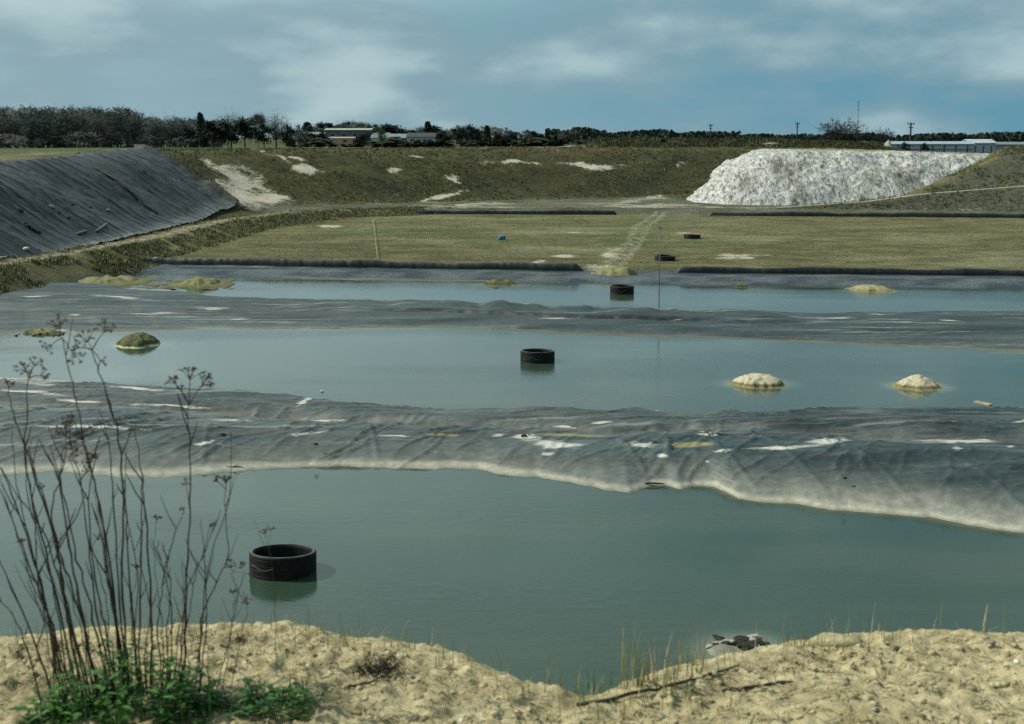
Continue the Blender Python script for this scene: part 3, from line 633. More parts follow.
for k, (a, b_, c, d, r, mt, nm, lab) in enumerate([(78,239,86,236,.10,STEEL,'pipe','short grey pipe propped at the foot of the membrane, nearer one'),(97,236,107,229,.10,STEEL,'pipe','grey pipe propped at the foot of the membrane, farther one'),(94,172,158,218,.07,DKWOOD,'cable','dark cable running down the middle of the black membrane'),(25,229,41,239,.08,DKWOOD,'cable','short dark cable low on the black membrane')]):
    p, q = on_sheet(a, b_), on_sheet(c, d); m = MB()
    pts = [p + (q-p)*u for u in np.linspace(0, 1, 14)]
    pts = [(v[0], v[1] + .2*math.sin(i*1.7)*(nm == 'cable'), (gz(v[0], v[1], ground_h) if nm == 'cable' else v[2]) + .36) for i, v in enumerate(pts)]
    m.tube(pts, r, 8); tag(m.build(nm, mt, smooth=True), lab, nm)

# ------------------------------------------------------------------ water
ISL = []   # x, y, r of islets
def islet(px, py, wpx, hpx, mat, label, seed, cat='islet', elong=1.0, name='sand_islet', lumps=0, pw=.62):
    p = at_z(px, py, 0); sc_ = F / (p[1]*cT + CH*sT); r = wpx/2/sc_; h = hpx/sc_
    n = 90; g = np.linspace(-2.0, 2.0, n); X, Y = np.meshgrid(g, g)
    rr = np.hypot(X, Y); ang = np.arctan2(Y, X)
    rad = 1 + .42*fbm(np.cos(ang)*1.2 + seed, np.sin(ang)*1.2, 4, seed, .6)
    u = rr/rad
    Z = h*1.12*np.clip(1-u*1.06, 0, 1)**pw*(1-.2*np.clip(1-u,0,1)) + .022*sm(u, 1.3, 1.0) - .16*sm(u, 1.0, 2.0) - .012
    if lumps: Z = Z*np.clip(.35 + 1.6*vn(X*lumps, Y*lumps, seed+3) - .35, .05, 1.3)
    Z = Z + (.19*h*fbm(X*2.4 + seed, Y*2.4, 5, seed+1, .6) + .09*h*fbm(X*7, Y*7, 4, seed+2) - .07*h*np.abs(fbm(np.cos(ang)*3.5, np.sin(ang)*3.5 + u*.5, 3, seed+6)))*sm(u, 1.2, .7)
    if lumps: Z = Z - .03
    o = grid(name, X*r, Y*r*elong, Z, mat); o.location = (p[0], p[1], 0); tag(o, label, cat)
    ISL.append((p[0], p[1], r, r*elong)); return o
PALE = mat_islet((.56, .51, .36), (.17, .13, .06), (.20, .20, .10), 'pale_crusted_sand')
MOSS = mat_islet((.13, .14, .075), (.09, .10, .04), (.42, .42, .26), 'mossy_soil')
YEL = mat_islet((.36, .33, .19), (.20, .18, .09), (.20, .19, .09), 'yellowish_soil')
GREYSH = mat_islet((.26, .26, .20), (.20, .20, .15), (.22, .23, .18), 'grey_silt')
STRAWY = mat_islet((.24, .235, .12), (.13, .13, .06), (.10, .10, .06), 'weedy_soil')
DRK = mat_islet((.14, .14, .08), (.06, .06, .03), (.10, .11, .06), 'dark_wet_lumps')
islet(757, 384, 52, 11, PALE, 'pale flat topped sand islet in the middle pond, left of the pointed one', 401, pw=.42)
islet(919, 386.5, 50, 14, PALE, 'pointed pale sand islet in the middle pond near the right embankment', 411, pw=.95)
islet(139, 344, 46, 12, MOSS, 'mossy green islet in the middle pond at left', 421, pw=.45)
islet(870, 290, 44, 6, YEL, 'low yellowish islet in the far pond at right', 431)
islet(501, 284, 42, 6, DRK, 'dark lumpy islet in the far pond near the plastic apron', 441, lumps=2.6)
islet(741, 287, 12, 4, DRK, 'tiny dark islet alone in the far pond', 451)
islet(740, 651, 84, 6, GREYSH, 'shallow pale shoal breaking the near pond below the bank', 461, lumps=2.2, name='shoal', cat='shoal')
ISL0 = list(ISL)
_r = random.Random(99)
for k in range(22):
    px_ = 703 + 64*_r.random(); p = at_z(px_, 647 - 7*math.sin((px_-700)/70*3.1) + _r.gauss(0, 3), .05); dk_ = k % 4 > 0
    o = lump_mesh(_r.uniform(.05, .11), 900+k, .6, 9, 6, .7).build('broken_lump', DARKL if dk_ else LUMPG, smooth=False, loc=(p[0], p[1], .04)); o.scale = (_r.uniform(.9, 2.2), 1, .7); o.rotation_euler = (0, _r.uniform(-.2, .2), _r.uniform(-.8,.8))
    tag(o, 'dark broken lump lying on the shoal below the bank' if dk_ else 'pale broken lump lying on the shoal below the bank', 'rubble', 'dark lumps on the shoal' if dk_ else 'pale lumps on the shoal')
def soilpile(px, py, w, h, label, seed):
    o = islet(px, py, w, h*1.5, STRAWY, label, seed, 'soil pile', name='soil_pile', elong=1.0, lumps=2.8); o.location.z += .12; return o
soilpile(108, 283, 62, 4.2, 'straw coloured soil pile by the far pond, left one of two', 471)
soilpile(199, 285, 44, 4.2, 'straw coloured soil pile by the far pond, right one of two', 481)
soilpile(44, 333, 22, 1.6, 'small pale sand pile on the left end of the low embankment', 491)
def water(y0f, y1f, xa, xb, dx, ny, name):
    X, T = np.meshgrid(np.arange(xa, xb, dx), np.linspace(0, 1, ny)); Y = y0f(X) + (y1f(X)-y0f(X))*T
    s = np.zeros(X.shape)
    for x, y, r, ry in ISL0:
        q = np.hypot((X-x)/r, (Y-y)/ry) + .25*fbm(X*2.2/r*.4, Y*2.2/r*.4, 3, 55); s = np.maximum(s, np.clip((1.75-q)/.75, 0, 1))
    s = np.maximum(s, .30*np.clip(1 - (Y - n3(X)*0 - 17.5)/6.0, 0, 1)*(Y < 25))
    o = grid(name, X, Y, np.zeros(X.shape), WAT, dict(shallow=s)); tag(o, kind='structure'); return o
mid3 = lambda x: (n3(x)+f3(x))/2; mid2 = lambda x: (n2(x)+f2(x))/2
water(lambda x: x*0 + 13., mid3, -44, 62, .16, 150, 'water')
water(mid3, mid2, -44, 64, .16, 170, 'water')
water(mid2, lambda x: x*0 + 84., -44, 64, .3, 70, 'water')

# ------------------------------------------------------------------ big rubber rings
def ring(loc, label, seed, rz=0, tilt=(0,0)):
    root = empty('rubber_ring', loc, rz); root.rotation_euler = (tilt[0], tilt[1], rz)
    tag(root, label, 'tyre ring', 'big black rubber rings')
    r, ri, h = .62, .535, .40
    prof = [(ri,-.22),(ri,.34),(ri+.012,.38),(ri+.022,.392)]
    out_ = [(r-.022,.392),(r-.006,.38),(r,.36)]
    zz = .34
    for k in range(4): out_ += [(r, zz), (r-.003, zz-.006), (r-.003, zz-.014), (r, zz-.020)]; zz -= .10
    out_ += [(r,-.22)]
    b = MB(); b.lathe(prof + out_, 72, closed=True); b.build('tread_band', RUB, root, smooth=False)
    l = MB(); l.lathe([(ri+.018,.393),(ri+.03,.399),(r-.03,.399),(r-.018,.393)], 72, closed=False); l.build('lip', RUBGREY, root, smooth=True)
    c = MB(); c.tube([((r+.002)*math.cos(a), (r+.002)*math.sin(a), .17 + .03*math.sin(a*7)) for a in np.linspace(R(183), R(262), 18)], .006, 5); c.build('scuff', RUBGREY, root)
    return root
def ring_at(px, py, label, seed, rz): p = at_z(px, py, 0); return ring((p[0], p[1], -.01), label, seed, rz, ((-.065, .012), (-.015, .02), (.01, -.02))[seed-1])
ring_at(283, 571, 'big black rubber ring standing in the near pond', 1, .0)
ring_at(537.5, 361, 'big black rubber ring standing in the middle pond', 2, .5)
ring_at(622, 293, 'big black rubber ring standing in the far pond', 3, 1.1)
for px, py, lab, rz in ((665,258,'black rubber ring lying on the dry basin beside the near kerb',.4),(692,236.5,'black rubber ring half sunk in the dry basin farther back beside a pale patch',2.)):
    p = hit(px, py); ring((p[0], p[1], p[2]-.24), lab, 5, rz, (.05, .03))

# staff gauge in the far pond, blue drum, rope, debris
p = at_z(659, 306, 0); st_ = empty('measuring_staff', (p[0], p[1], 0)); tag(st_, 'thin grey measuring staff standing in the far pond', 'staff')
b = MB(); b.tube([(0,0,-.6),(0,0,3.75)], [.022,.018], 8); b.build('pole', STEEL, st_, smooth=True)
b = MB(); b.box((0,0,3.72),(.09,.03,.12)); b.build('marker_plate', STEEL, st_)
p = hit(502, 239); dr_ = empty('plastic_drum', (p[0], p[1], p[2]+.10)); dr_.scale = (.55,.55,.55); dr_.rotation_euler = (0, math.pi/2, .3); tag(dr_, 'small blue drum lying alone on the dry basin', 'drum')
b = MB(); b.lathe([(0,-.45),(.26,-.45),(.29,-.42),(.29,-.16),(.305,-.14),(.305,-.11),(.29,-.09),(.29,.12),(.305,.14),(.305,.17),(.29,.19),(.29,.42),(.26,.45),(0,.45)], 24, closed=False); b.build('barrel', BLUE, dr_, smooth=True)
b = MB(); b.lathe([(0,.452),(.05,.452),(.05,.48),(0,.48)], 12, c=(.14,0,0), closed=False); b.build('cap', STEEL, dr_)
q0, q1 = hit(373, 220), hit(377.6, 259); b = MB()
b.tube([(q0[0]+(q1[0]-q0[0])*u, q0[1]+(q1[1]-q0[1])*u, gz(q0[0]+(q1[0]-q0[0])*u, q0[1]+(q1[1]-q0[1])*u) + .05) for u in np.linspace(0,1,60)], .013, 6)
tag(b.build('rope', ROPE, smooth=True), 'thin pale rope stretched straight across the dry basin at left', 'rope')
def emb3(px, py): return at_z(px, py, .42)
def bar(name, a, b2, w, h, mat, label, cat, z=.0):
    p = emb3(*a); q = emb3(*b2); d = Vector(q-p); m = MB()
    c = (p+q)/2; rz = math.atan2(d.y, d.x); m.box((0,0,0), (d.length, w, h)); o = m.build(name, mat, loc=(c[0], c[1], c[2]+z)); o.rotation_euler = (0, .05, rz)
    bv = o.modifiers.new('bevel', 'BEVEL'); bv.width = .012; bv.segments = 2
    tag(o, label, cat)
bar('plank', (975,403), (991,405.5), .16, .07, WOOD, 'pale timber plank poking over the embankment at right', 'plank', .02)
bar('plank', (897,411.5), (913,410), .14, .07, DKWOOD, 'dark wet plank on the crest of the embankment below the pointed islet', 'plank', -.04)
p = at_z(230, 470, 0); m = MB(); m.tube([(-.45,0,.02),(-.2,.05,.06),(.1,.02,.07),(.35,.06,.09),(.55,.02,.05)], [.03,.045,.04,.03,.02], 7); m.tube([(.1,.02,.07),(.2,.0,.16),(.34,-.02,.2)], [.03,.02,.012], 6)
tag(m.build('driftwood', DKWOOD, smooth=True, loc=(p[0], p[1]+.05, .02)), 'dark driftwood branch at the waterline of the near pond, left', 'driftwood').scale = (.62, .62, .5)
p = at_z(652, 487, 0); m = MB(); m.tube([(-.4,0,.03),(-.1,.04,.07),(.25,.0,.06),(.5,.05,.02)], [.02,.045,.04,.02], 7)
tag(m.build('driftwood', DKWOOD, smooth=True, loc=(p[0], p[1]+.1, .03)), 'dark driftwood stick at the waterline of the near pond, middle', 'driftwood').scale = (.6, .6, .5)
for k, (px, py, s, z, mt, lab) in enumerate([(322,391,.08,.03,LUMP,'small pale stone just above the middle pond surface'),(40,334,.12,.15,DARKL,'small black stone below the pale sand pile'),(316,444,.09,.42,DARKL,'small stone on the embankment face at left of centre'),(845,478,.08,.50,DARKL,'single dark stone on the smooth right face of the embankment'),(524,436,.13,.42,DARKL,'dark stone on the white silt of the embankment'),(832,438,.14,.42,DARKL,'dark stone on the white streak of the embankment at right'),(222,435,.15,.42,DARKL,'dark flat stone on the embankment at left'),(985,439,.16,.42,LUMP,'white lump on the embankment at far right'),
        (260,402,.14,.36,DARKL,'dark stone on the upper left part of the embankment')]):
    p = at_z(px, py, z); o = lump_mesh(s, 330+k, .7).build('stone', mt, smooth=True, loc=(p[0], p[1], z)); o.scale = (.62, .5, .5); tag(o, lab, 'stone')
# sand spill in the gap of the kerb
X, Y = np.meshgrid(np.arange(3.6, 10.4, .08), np.arange(78.9, 86, .08))
dd = np.hypot((X-6.0)/1.9, (Y-82.0)/2.0) + .3*fbm(X*.8, Y*.8, 4, 351)
Zp = .1 + .38*sm(dd, 1.1, .35) + .20*fbm(X*1.4, Y*1.4, 5, 352)*sm(dd, 1.15, .6) - .5*sm(dd, 1.0, 1.25)
Zp = Zp + .22*np.abs(fbm(X*1.6, Y*1.6, 4, 353))*sm(dd, 1.1, .7)
o = grid('sand_spill', X, Y, Zp, STRAWY); tag(o, 'yellow sand spill filling the gap in the near kerb', 'sand spill')

# ------------------------------------------------------------------ trees
def limb(mb, p, d, ln, r, depth, tips, rng, spread, droop=0):
    pts = [p]; q = p.copy(); dd = d.copy(); n = 3
    for i in range(n):
        dd = (dd + Vector((rng.gauss(0,.13), rng.gauss(0,.13), rng.gauss(0,.08) + .13 - droop))).normalized(); q = q + dd*ln/n; pts.append(q.copy())
    mb.tube(pts, [r*(1-.16*i) for i in range(n+1)], 5 if depth > 1 else 3)
    if depth == 0: tips.append((q, dd)); return
    k = rng.choice((2,3,3)) if depth > 1 else 3
    for i in range(k):
        ax = dd.orthogonal().normalized(); ax.rotate(Quaternion(dd, 2*math.pi*(i + rng.random()*.6)/k))
        nd = dd.copy(); nd.rotate(Quaternion(ax, spread*(.6 + .7*rng.random()))); 
        limb(mb, pts[rng.choice((2,3,3))], nd, ln*(.66 + .2*rng.random()), r*.56, depth-1, tips, rng, spread, droop)
def spray(mb, c, d, n, size, rng, wide=.02):
    for _ in range(n):
        v = Vector((rng.gauss(0,1), rng.gauss(0,1), rng.gauss(0,.8))).normalized()*.75 + d*.5
        L = size*(.5 + rng.random()); s = v.cross(Vector((rng.random(), rng.random(), rng.random()-.5))).normalized()*wide*(.6 + rng.random())
        a = c + v*L*.1; b = c + v*L
        mb.add([a - s, a + s, b], [(0,1,2)])
def bare_tree(name, H, spread, trunkfrac, seed, tw, twmat, nspray=16, size=1.1, depth=4, wide=.035):
    rng = random.Random(seed); root = empty(name); t = MB(); c = MB(); tips = []
    tr = H*trunkfrac; t.tube([(0,0,-.4),(0,0,.2),(.05,0,tr*.6),(0,.05,tr)], [H*.028,H*.022,H*.018,H*.016], 8)
    for i in range(5):
        a = 2*math.pi*(i + rng.random()*.5)/5
        d = Vector((math.cos(a)*spread, math.sin(a)*spread, 1 if i else 1.6)).normalized()
        limb(c, Vector((0,0,tr*(.75+.25*rng.random()))), d, H*.26, H*.011, depth-1, tips, rng, .5)
    for p, d in tips: spray(c, p, d, nspray, size, rng, wide)
    t.build('trunk', BARK, root, smooth=True); c.build('crown', twmat, root); return root
def round_bare(name, H, W, seed, mat, nl=60, nspray=26, size=.8, wide=.03, low=.14):
    rng = random.Random(seed); root = empty(name); t = MB(); c = MB()
    t.tube([(0,0,-.4),(.03,0,H*.12),(.06,.04,H*.4),(0,0,H*.62)], [H*.026,H*.022,H*.014,H*.005], 8)
    for i in range(nl):
        while True:
            v = Vector((rng.uniform(-1,1), rng.uniform(-1,1), rng.uniform(-1,1)))
            if .25 < v.length < 1: break
        e = Vector((v.x*W, v.y*W, H*(low + (1-low)*.5*(1+v.z)) ))
        z0 = min(H*.6, max(H*low*.9, e.z*.55 - v.xy.length*H*.08)); a = Vector((0,0,z0)); mid = a*.45 + e*.55 + Vector((0,0,-H*.03)) + Vector((rng.gauss(0,.2), rng.gauss(0,.2), 0))
        c.tube([a, mid, e], [H*.009, H*.006, H*.002], 4)
        d = (e - a).normalized()*.5 + Vector((0,0,.4))
        for q, n in ((e, nspray), (mid*.45 + e*.55, nspray//2), (mid, nspray//3)):
            for k in range(3):
                o = q + Vector((rng.gauss(0,1), rng.gauss(0,1), rng.gauss(0,.8)))*size*.6
                c.tube([q, o], [H*.003, H*.0012], 3); spray(c, o, d, n//3, size, rng, wide)
    t.build('trunk', BARK, root, smooth=True); c.build('crown', mat, root); return root
def conifer(name, H, W, seed, mat, kind):
    rng = random.Random(seed); root = empty(name); t = MB(); c = MB()
    t.tube([(0,0,-.4),(.06,0,H*.5),(0,0,H*.96)], [H*.022,H*.015,.03], 7)
    n = 900 if kind == 'spruce' else 1100
    for i in range(n):
        if kind == 'spruce':
            u = rng.random()**.8; z = H*(.08 + .92*u); rr = W*(1-u)*(.35 + .65*rng.random()) ; a = rng.random()*6.283
            p = Vector((rr*math.cos(a), rr*math.sin(a), z - rr*.25))
            d = Vector((math.cos(a), math.sin(a), -.25))
        else:
            k = rng.randrange(11); rk = random.Random(seed*31+k); a0 = rk.random()*6.283; zc = H*(.38 + .55*rk.random()); rc = W*(.2 + .6*rk.random())*(1.15-(zc/H-.38))
            p = Vector((rc*math.cos(a0), rc*math.sin(a0), zc)) + Vector((rng.gauss(0,1)*W*.26, rng.gauss(0,1)*W*.26, rng.gauss(0,1)*H*.075))
            d = Vector((rng.gauss(0,1), rng.gauss(0,1), .5)).normalized()
        L = H*.06*(.6 + .8*rng.random()); s = d.cross(Vector((rng.random()-.5, rng.random()-.5, rng.random()))).normalized()*L*.45
        c.add([p - s*.5, p + s, p + d*L*1.5, p + d*L - s], [(0,1,2,3)])
    t.build('trunk', BARK, root, smooth=True); c.build('crown', mat, root); return root
def leafy(name, H, W, seed, mat, n=1400, low=.25, ls=.3):
    rng = random.Random(seed); root = empty(name); t = MB(); c = MB()
    t.tube([(0,0,-.4),(.05,0,H*.3),(0,.04,H*.62)], [H*.025,H*.018,H*.008], 7)
    for k in range(4):
        a = k*1.7; t.tube([(0,0,H*.3),(W*.35*math.cos(a), W*.35*math.sin(a), H*.6)], [H*.010,H*.004], 5)
    cl = [(Vector((W*.75*rng.gauss(0,.5), W*.75*rng.gauss(0,.5), H*(low + (.95-low)*rng.random()**.9))), .5+rng.random()*.7) for _ in range(16)]
    for i in range(n):
        p0, s0 = rng.choice(cl); p = p0 + Vector((rng.gauss(0,1)*W*.2*s0, rng.gauss(0,1)*W*.2*s0, rng.gauss(0,1)*H*.06*s0))
        if p.z < .1: p.z = .1
        d = Vector((rng.gauss(0,1), rng.gauss(0,1), rng.gauss(0,1))).normalized(); e = d.orthogonal().normalized(); L = ls*(.6+.8*rng.random())
        c.add([p - e*L*.4, p + d*L*.5, p + e*L*.4, p - d*L*.5], [(0,1,2,3)])
    t.build('trunk', BARK, root, smooth=True); c.build('crown', mat, root); return root
def norm(root):
    zs = [v.co.z for c in root.children for v in c.data.vertices]; k = PH/max(zs)
    for c in root.children: c.data.transform(Matrix.Scale(k, 4))
    return root
# every prototype is 8 m high; copies are scaled
PH = 8.0
protos = dict(
    bareA=round_bare('bare_tree', PH, 1.9, 11, TWIG, 46, 24, .75),
    bareB=round_bare('bare_tree', PH, 2.5, 23, TWIG2, 56, 24, .8),
    bareC=bare_tree('bare_tree', PH*.86, .3, .3, 37, 0, TWIG, 28, .95),
    fine=round_bare('bare_tree', PH, 3.0, 53, TWIG, 64, 12, .7, .02, .28), oak=round_bare('bare_tree', PH, 4.9, 59, DKTWIG, 120, 18, .9, .036, .12), scrub=leafy('scrub_bush', PH, 3.0, 15, SCRUB, 3800, .0, .75),
    thick=leafy('thicket_tree', PH, 2.6, 5, TWIG2, 1500, .08, .34),
    thickD=leafy('thicket_tree', PH, 2.9, 6, TWIG, 1700, .05, .36),
    pine=conifer('pine_tree', PH, 2.5, 3, PINE, 'pine'), pineB=conifer('pine_tree', PH, 2.9, 8, PINE, 'pine'),
    spruce=conifer('spruce_tree', PH, 1.9, 4, SPRUCE, 'spruce'), fresh=leafy('leafy_tree', PH, 2.6, 9, FRESH, 1300, .2, .34))
for r_ in protos.values(): norm(r_)
used = set()
def tree(kind, px, ptop, d, label, group=None, cat='tree', wide=1.0, base=None, rz=None):
    x = (px-CX)/F*(d*cT + 1.0*sT); z0 = gz(x, d, ground_h) if base is None else base
    h = CH - (ptop-HZ)/F*d - z0
    o = protos[kind] if kind not in used else copy_tree(protos[kind]); used.add(kind)
    o.location = (x, d, z0 - .05); s = h/PH; o.scale = (s*wide, s*wide, s); o.rotation_euler = (0,0, random.random()*6.28 if rz is None else rz)
    tag(o, label, cat, group); return o
rn = random.Random(5)
WL = 'bare grey brown tree crowded in the wood behind the black membrane'
# the wood at left: 56 trees in three ranks
for i in range(95):
    px = -60 + i*3.0 + rn.uniform(-4, 4)
    if px > 222: break
    k = rn.choice(('bareA','bareB','bareC','bareA','fine','thickD','thick'))
    prof = np.interp(px, [-60,0,28,60,100,130,160,200,260], [109,109,106,108,107,111,117,121,122])
    tree(k, px, prof + rn.uniform(-6, 5), 250 + (i*37 % 5)*14 + rn.uniform(-4, 4), WL if not k.startswith('thick') else 'dense twiggy bush crowded in the wood behind the black membrane', 'trees of the left wood' if not k.startswith('thick') else 'bushes of the left wood', wide=rn.uniform(1.1, 1.5))
for i in range(26):
    px = -40 + i*9.5 + rn.uniform(-4, 4)
    tree(rn.choice(('thick','thickD')), px, rn.uniform(130, 139), 244 + rn.uniform(-5, 6), 'low twiggy bush along the edge of the left wood', 'bushes along the wood edge', 'bush', wide=rn.uniform(1.6, 2.4))
tree('fine', 176, 108, 246, 'bare tree with a round crown standing just above the left wood', wide=1.25)
tree('fine', 231, 105, 262, 'tall bare spreading tree rising behind the dark pines', wide=1.1)
tree('bareC', 258, 109, 268, 'slim bare tree just left of the big pale bare tree', wide=.7)
tree('fine', 276, 106, 256, 'big pale bare tree with a wide crown right of the dark pines', wide=1.15)
for px, pt, w, k, lab in ((201,112,.8,'spruce','pointed green spruce at the right end of the left wood'),(213,119,1.2,'pine','dark pine leftmost of the pine group'),(228,117,1.15,'pineB','dark pine second from the left of the pine group'),(245,116,1.25,'pine','dark broad pine highest of the pine group'),(264,120,1.0,'pineB','dark pine under the slim bare tree'),(289,122,.9,'pineB','small dark pine below the big pale bare tree'),(190,124,1.2,'pineB','low dark pine beside the pointed spruce'),(299,123,.9,'thick','brown bush right of the small dark pine')):
    tree(k, px, pt, 240 + rn.uniform(-4, 8), lab, wide=w)
# middle distance, round and behind the buildings
for i in range(84):
    px = 296 + i*3.4 + rn.uniform(-3, 3)
    k = rn.choice(('pine','pineB','spruce','thickD','thick','bareA','thickD'))
    prof = np.interp(px, [296,330,360,400,420,450,480,520,560,600], [124,121,121,126,124,125,125,129,130,132])
    lab = {'p':'dark pine in the far tree line behind the buildings','s':'pointed spruce in the far tree line behind the buildings','t':'brown bush in the far tree line behind the buildings','b':'bare tree in the far tree line behind the buildings'}[k[0]]
    tree(k, px, prof + rn.uniform(-2, 5)*(i % 2) + 5*(i % 2 == 0), 560 + rn.uniform(-25, 60), lab, 'far tree line: ' + k[0], wide=rn.uniform(1.2, 2.2))
for px, pt, k in ((342,119,'fine'),(349,119,'fine'),(428,121,'spruce'),(472,123,'pineB'),(487,125,'spruce'),(320,126,'thickD'),(505,134,'pineB'),(498,133,'pine'),(512,131,'pineB'),(535,130,'pine'),(547,129,'spruce'),(462,127,'pine'),(522,133,'thickD')):
    tree(k, px, pt, 430 + rn.uniform(-6, 30) if px < 440 and px > 300 and k != 'fine' and False else 520 + rn.uniform(-12, 8), {'f':'bare tree standing clear above the far tree line','s':'spruce standing clear above the far tree line','p':'dark round pine at the right of the buildings','t':'brown bush beside the far buildings'}[k[0]], 'clear trees: ' + k[0], wide=1.2)
tree('fresh', 381, 126, 395, 'bright yellow green tree between the cream roof and the white works', wide=1.15)
tree('oak', 840, 114.5, 300, 'big round bare tree beside the thin mast on the right skyline', wide=1.35)
tree('oak', 884, 124.5, 330, 'small hazy bare tree left of the right skyline pole', wide=.85)
for i in range(24):
    px = 296 + i*11 + rn.uniform(-4, 4)
    tree('scrub', px, rn.uniform(137.0, 142.5) if not 320 < px < 360 else rn.uniform(142.5, 144), 372 + rn.uniform(-8, 8), 'low dark bush on the rim in front of the far buildings', 'bushes before the buildings', 'bush', wide=rn.uniform(2.2, 4))
for px, pt, k in ((303,129,'thickD'),(312,132,'scrub'),(322,130,'pineB'),(362,133,'scrub'),(396,135,'thickD'),(441,131,'pine'),(368,130,'thickD'),(404,138,'scrub'),(447,134,'scrub'),(318,138,'scrub')):
    tree(k, px, pt, 384, {'t':'leafless bush standing before the far buildings','s':'dark rounded bush standing before the far buildings','p':'dark pine standing before the far buildings'}[k[0]], 'trees before the buildings: ' + k[0], wide=1.2)
# hedge-like far woods along the horizon
def woods(label, x0, x1, d, top, thick, seed):
    b = MB(); rng = random.Random(seed); n = int((x1-x0)/F*d*26)
    for i in range(n):
        px = rng.uniform(x0, x1); hh = (CH - (top(px) - HZ)/F*d)
        x = (px-CX)/F*d; y = d + rng.uniform(0, thick); z0 = gz(x, y, ground_h); t = rng.random()**.7
        lump = float(vn(np.array([x*.13]), np.array([seed*1.0]), seed)[0])
        p = Vector((x, y, z0 + (hh - z0)*(.55 + .6*lump)*t)); e = Vector((rng.gauss(0,1), rng.gauss(0,1), 0)).normalized(); L = rng.uniform(.5, 1.1)*d/600
        b.add([p - e*L, p + e*L, p + e*L*.5 + Vector((0,0,L*1.3)), p - e*L*.6 + Vector((0,0,L))], [(0,1,2,3)])
    o = b.build('woods', [PINE]); tag(o, label, 'woods', kind='stuff')
woods('dark far woods along the middle skyline', 548, 745, 640, lambda p: float(np.interp(p, [548,600,640,700,745],[129,131,130,133,135])), 40, 71)
woods('dark far woods along the right skyline', 905, 1200, 760, lambda p: float(np.interp(p, [880,905,935,960,980,1100],[134,133,132,135,132,133])), 40, 72)
woods('dark far woods on the skyline behind the bare tree', 735, 890, 900, lambda p: 135.4, 40, 73)
# scrub on the hump behind the chalk heap
for i in range(26):
    px = 565 + i*12.4 + rn.uniform(-7, 7); d = 220 + rn.uniform(-6, 10)
    o = tree('scrub', px, 138.4 + rn.uniform(-.6, 4), d, 'low scrub bush on the rise behind the chalk heap', 'scrub bushes on the rise', 'bush', wide=rn.uniform(2.5, 5))
for px, pt, d, lab in ((824,151.3,163,'dark little bush on the rim of the chalk heap'),):
    o = tree('scrub', px, pt, d, lab, cat='bush', wide=1.6, base=gz((px-CX)/F*d, d, chalk_h)-.3)
for px, pt, lab in ((905.5,140.5,'dark bush in front of the long glasshouse, under the pole'),(925,141.5,'dark bush in front of the long glasshouse, right of the pole')):
    tree('pineB', px, pt, 232, lab, cat='bush', wide=1.1)

# ------------------------------------------------------------------ poles, mast, pale cone
def pole(px, ptop, d, label, arm=.85, r=.15):
    x = (px-CX)/F*d; z0 = gz(x, d, ground_h); h = CH - (ptop-HZ)/F*d - z0
    root = empty('utility_pole', (x, d, z0)); tag(root, label, 'utility pole', 'utility poles on the skyline')
    b = MB(); b.tube([(0,0,-.5),(0,0,h)], [r, r*.75], 8); b.build('post', POLE, root, smooth=True)
    b = MB(); b.box((0,0,h-.25),(arm,.14,.16)); b.box((0,0,h-.85),(arm*.7,.12,.14)); b.build('crossarm', POLE, root)
    b = MB(); 
    for s in (-.42,.0,.42): b.tube([(s*arm,0,h-.17),(s*arm,0,h+.08)], [.05,.06], 6)
    b.build('insulator', GREYW, root)
    return root
pole(708, 124.5, 300, 'distant pole on the skyline above the pit wall, leftmost of three')
pole(793.5, 123, 290, 'distant pole on the skyline between the left pole and the big bare tree')
pole(905.5, 123, 262, 'tall pole behind the long glasshouse, rightmost of three', 1.3, .2)
d = 330; x = (853-CX)/F*d; z0 = gz(x, d, ground_h); root = empty('radio_mast', (x, d, z0)); tag(root, 'thin tall mast beside the big round bare tree', 'mast')
h = CH - (102-HZ)/F*d - z0
b = MB(); b.tube([(0,0,-.5),(0,0,h)], [.10,.07], 8); b.build('shaft', STEEL, root, smooth=True)
b = MB(); 
for q in (.82,.9,.97): b.box((0,0,h*q),(.5,.08,.08))
b.build('antenna', STEEL, root)
d = 214; p = hit(884, 150, ground_h, 150, 300); X, Y = np.meshgrid(np.linspace(-1.7,1.7,40), np.linspace(-1.7,1.7,40)); rr = np.hypot(X, Y)
Zc = np.clip(1.5*(1-rr/1.0), -.2, 9) + .14*fbm(X*2, Y*2, 4, 81)
o = grid('sand_cone', X, Y, Zc, plain('pale_sand', (.30,.30,.24), .95, .25, 3)); x = (884-CX)/F*225; o.location = (x, 225, gz(x, 225, ground_h)-.2); tag(o, 'small pale pointed sand pile left of the long glasshouse', 'sand pile')

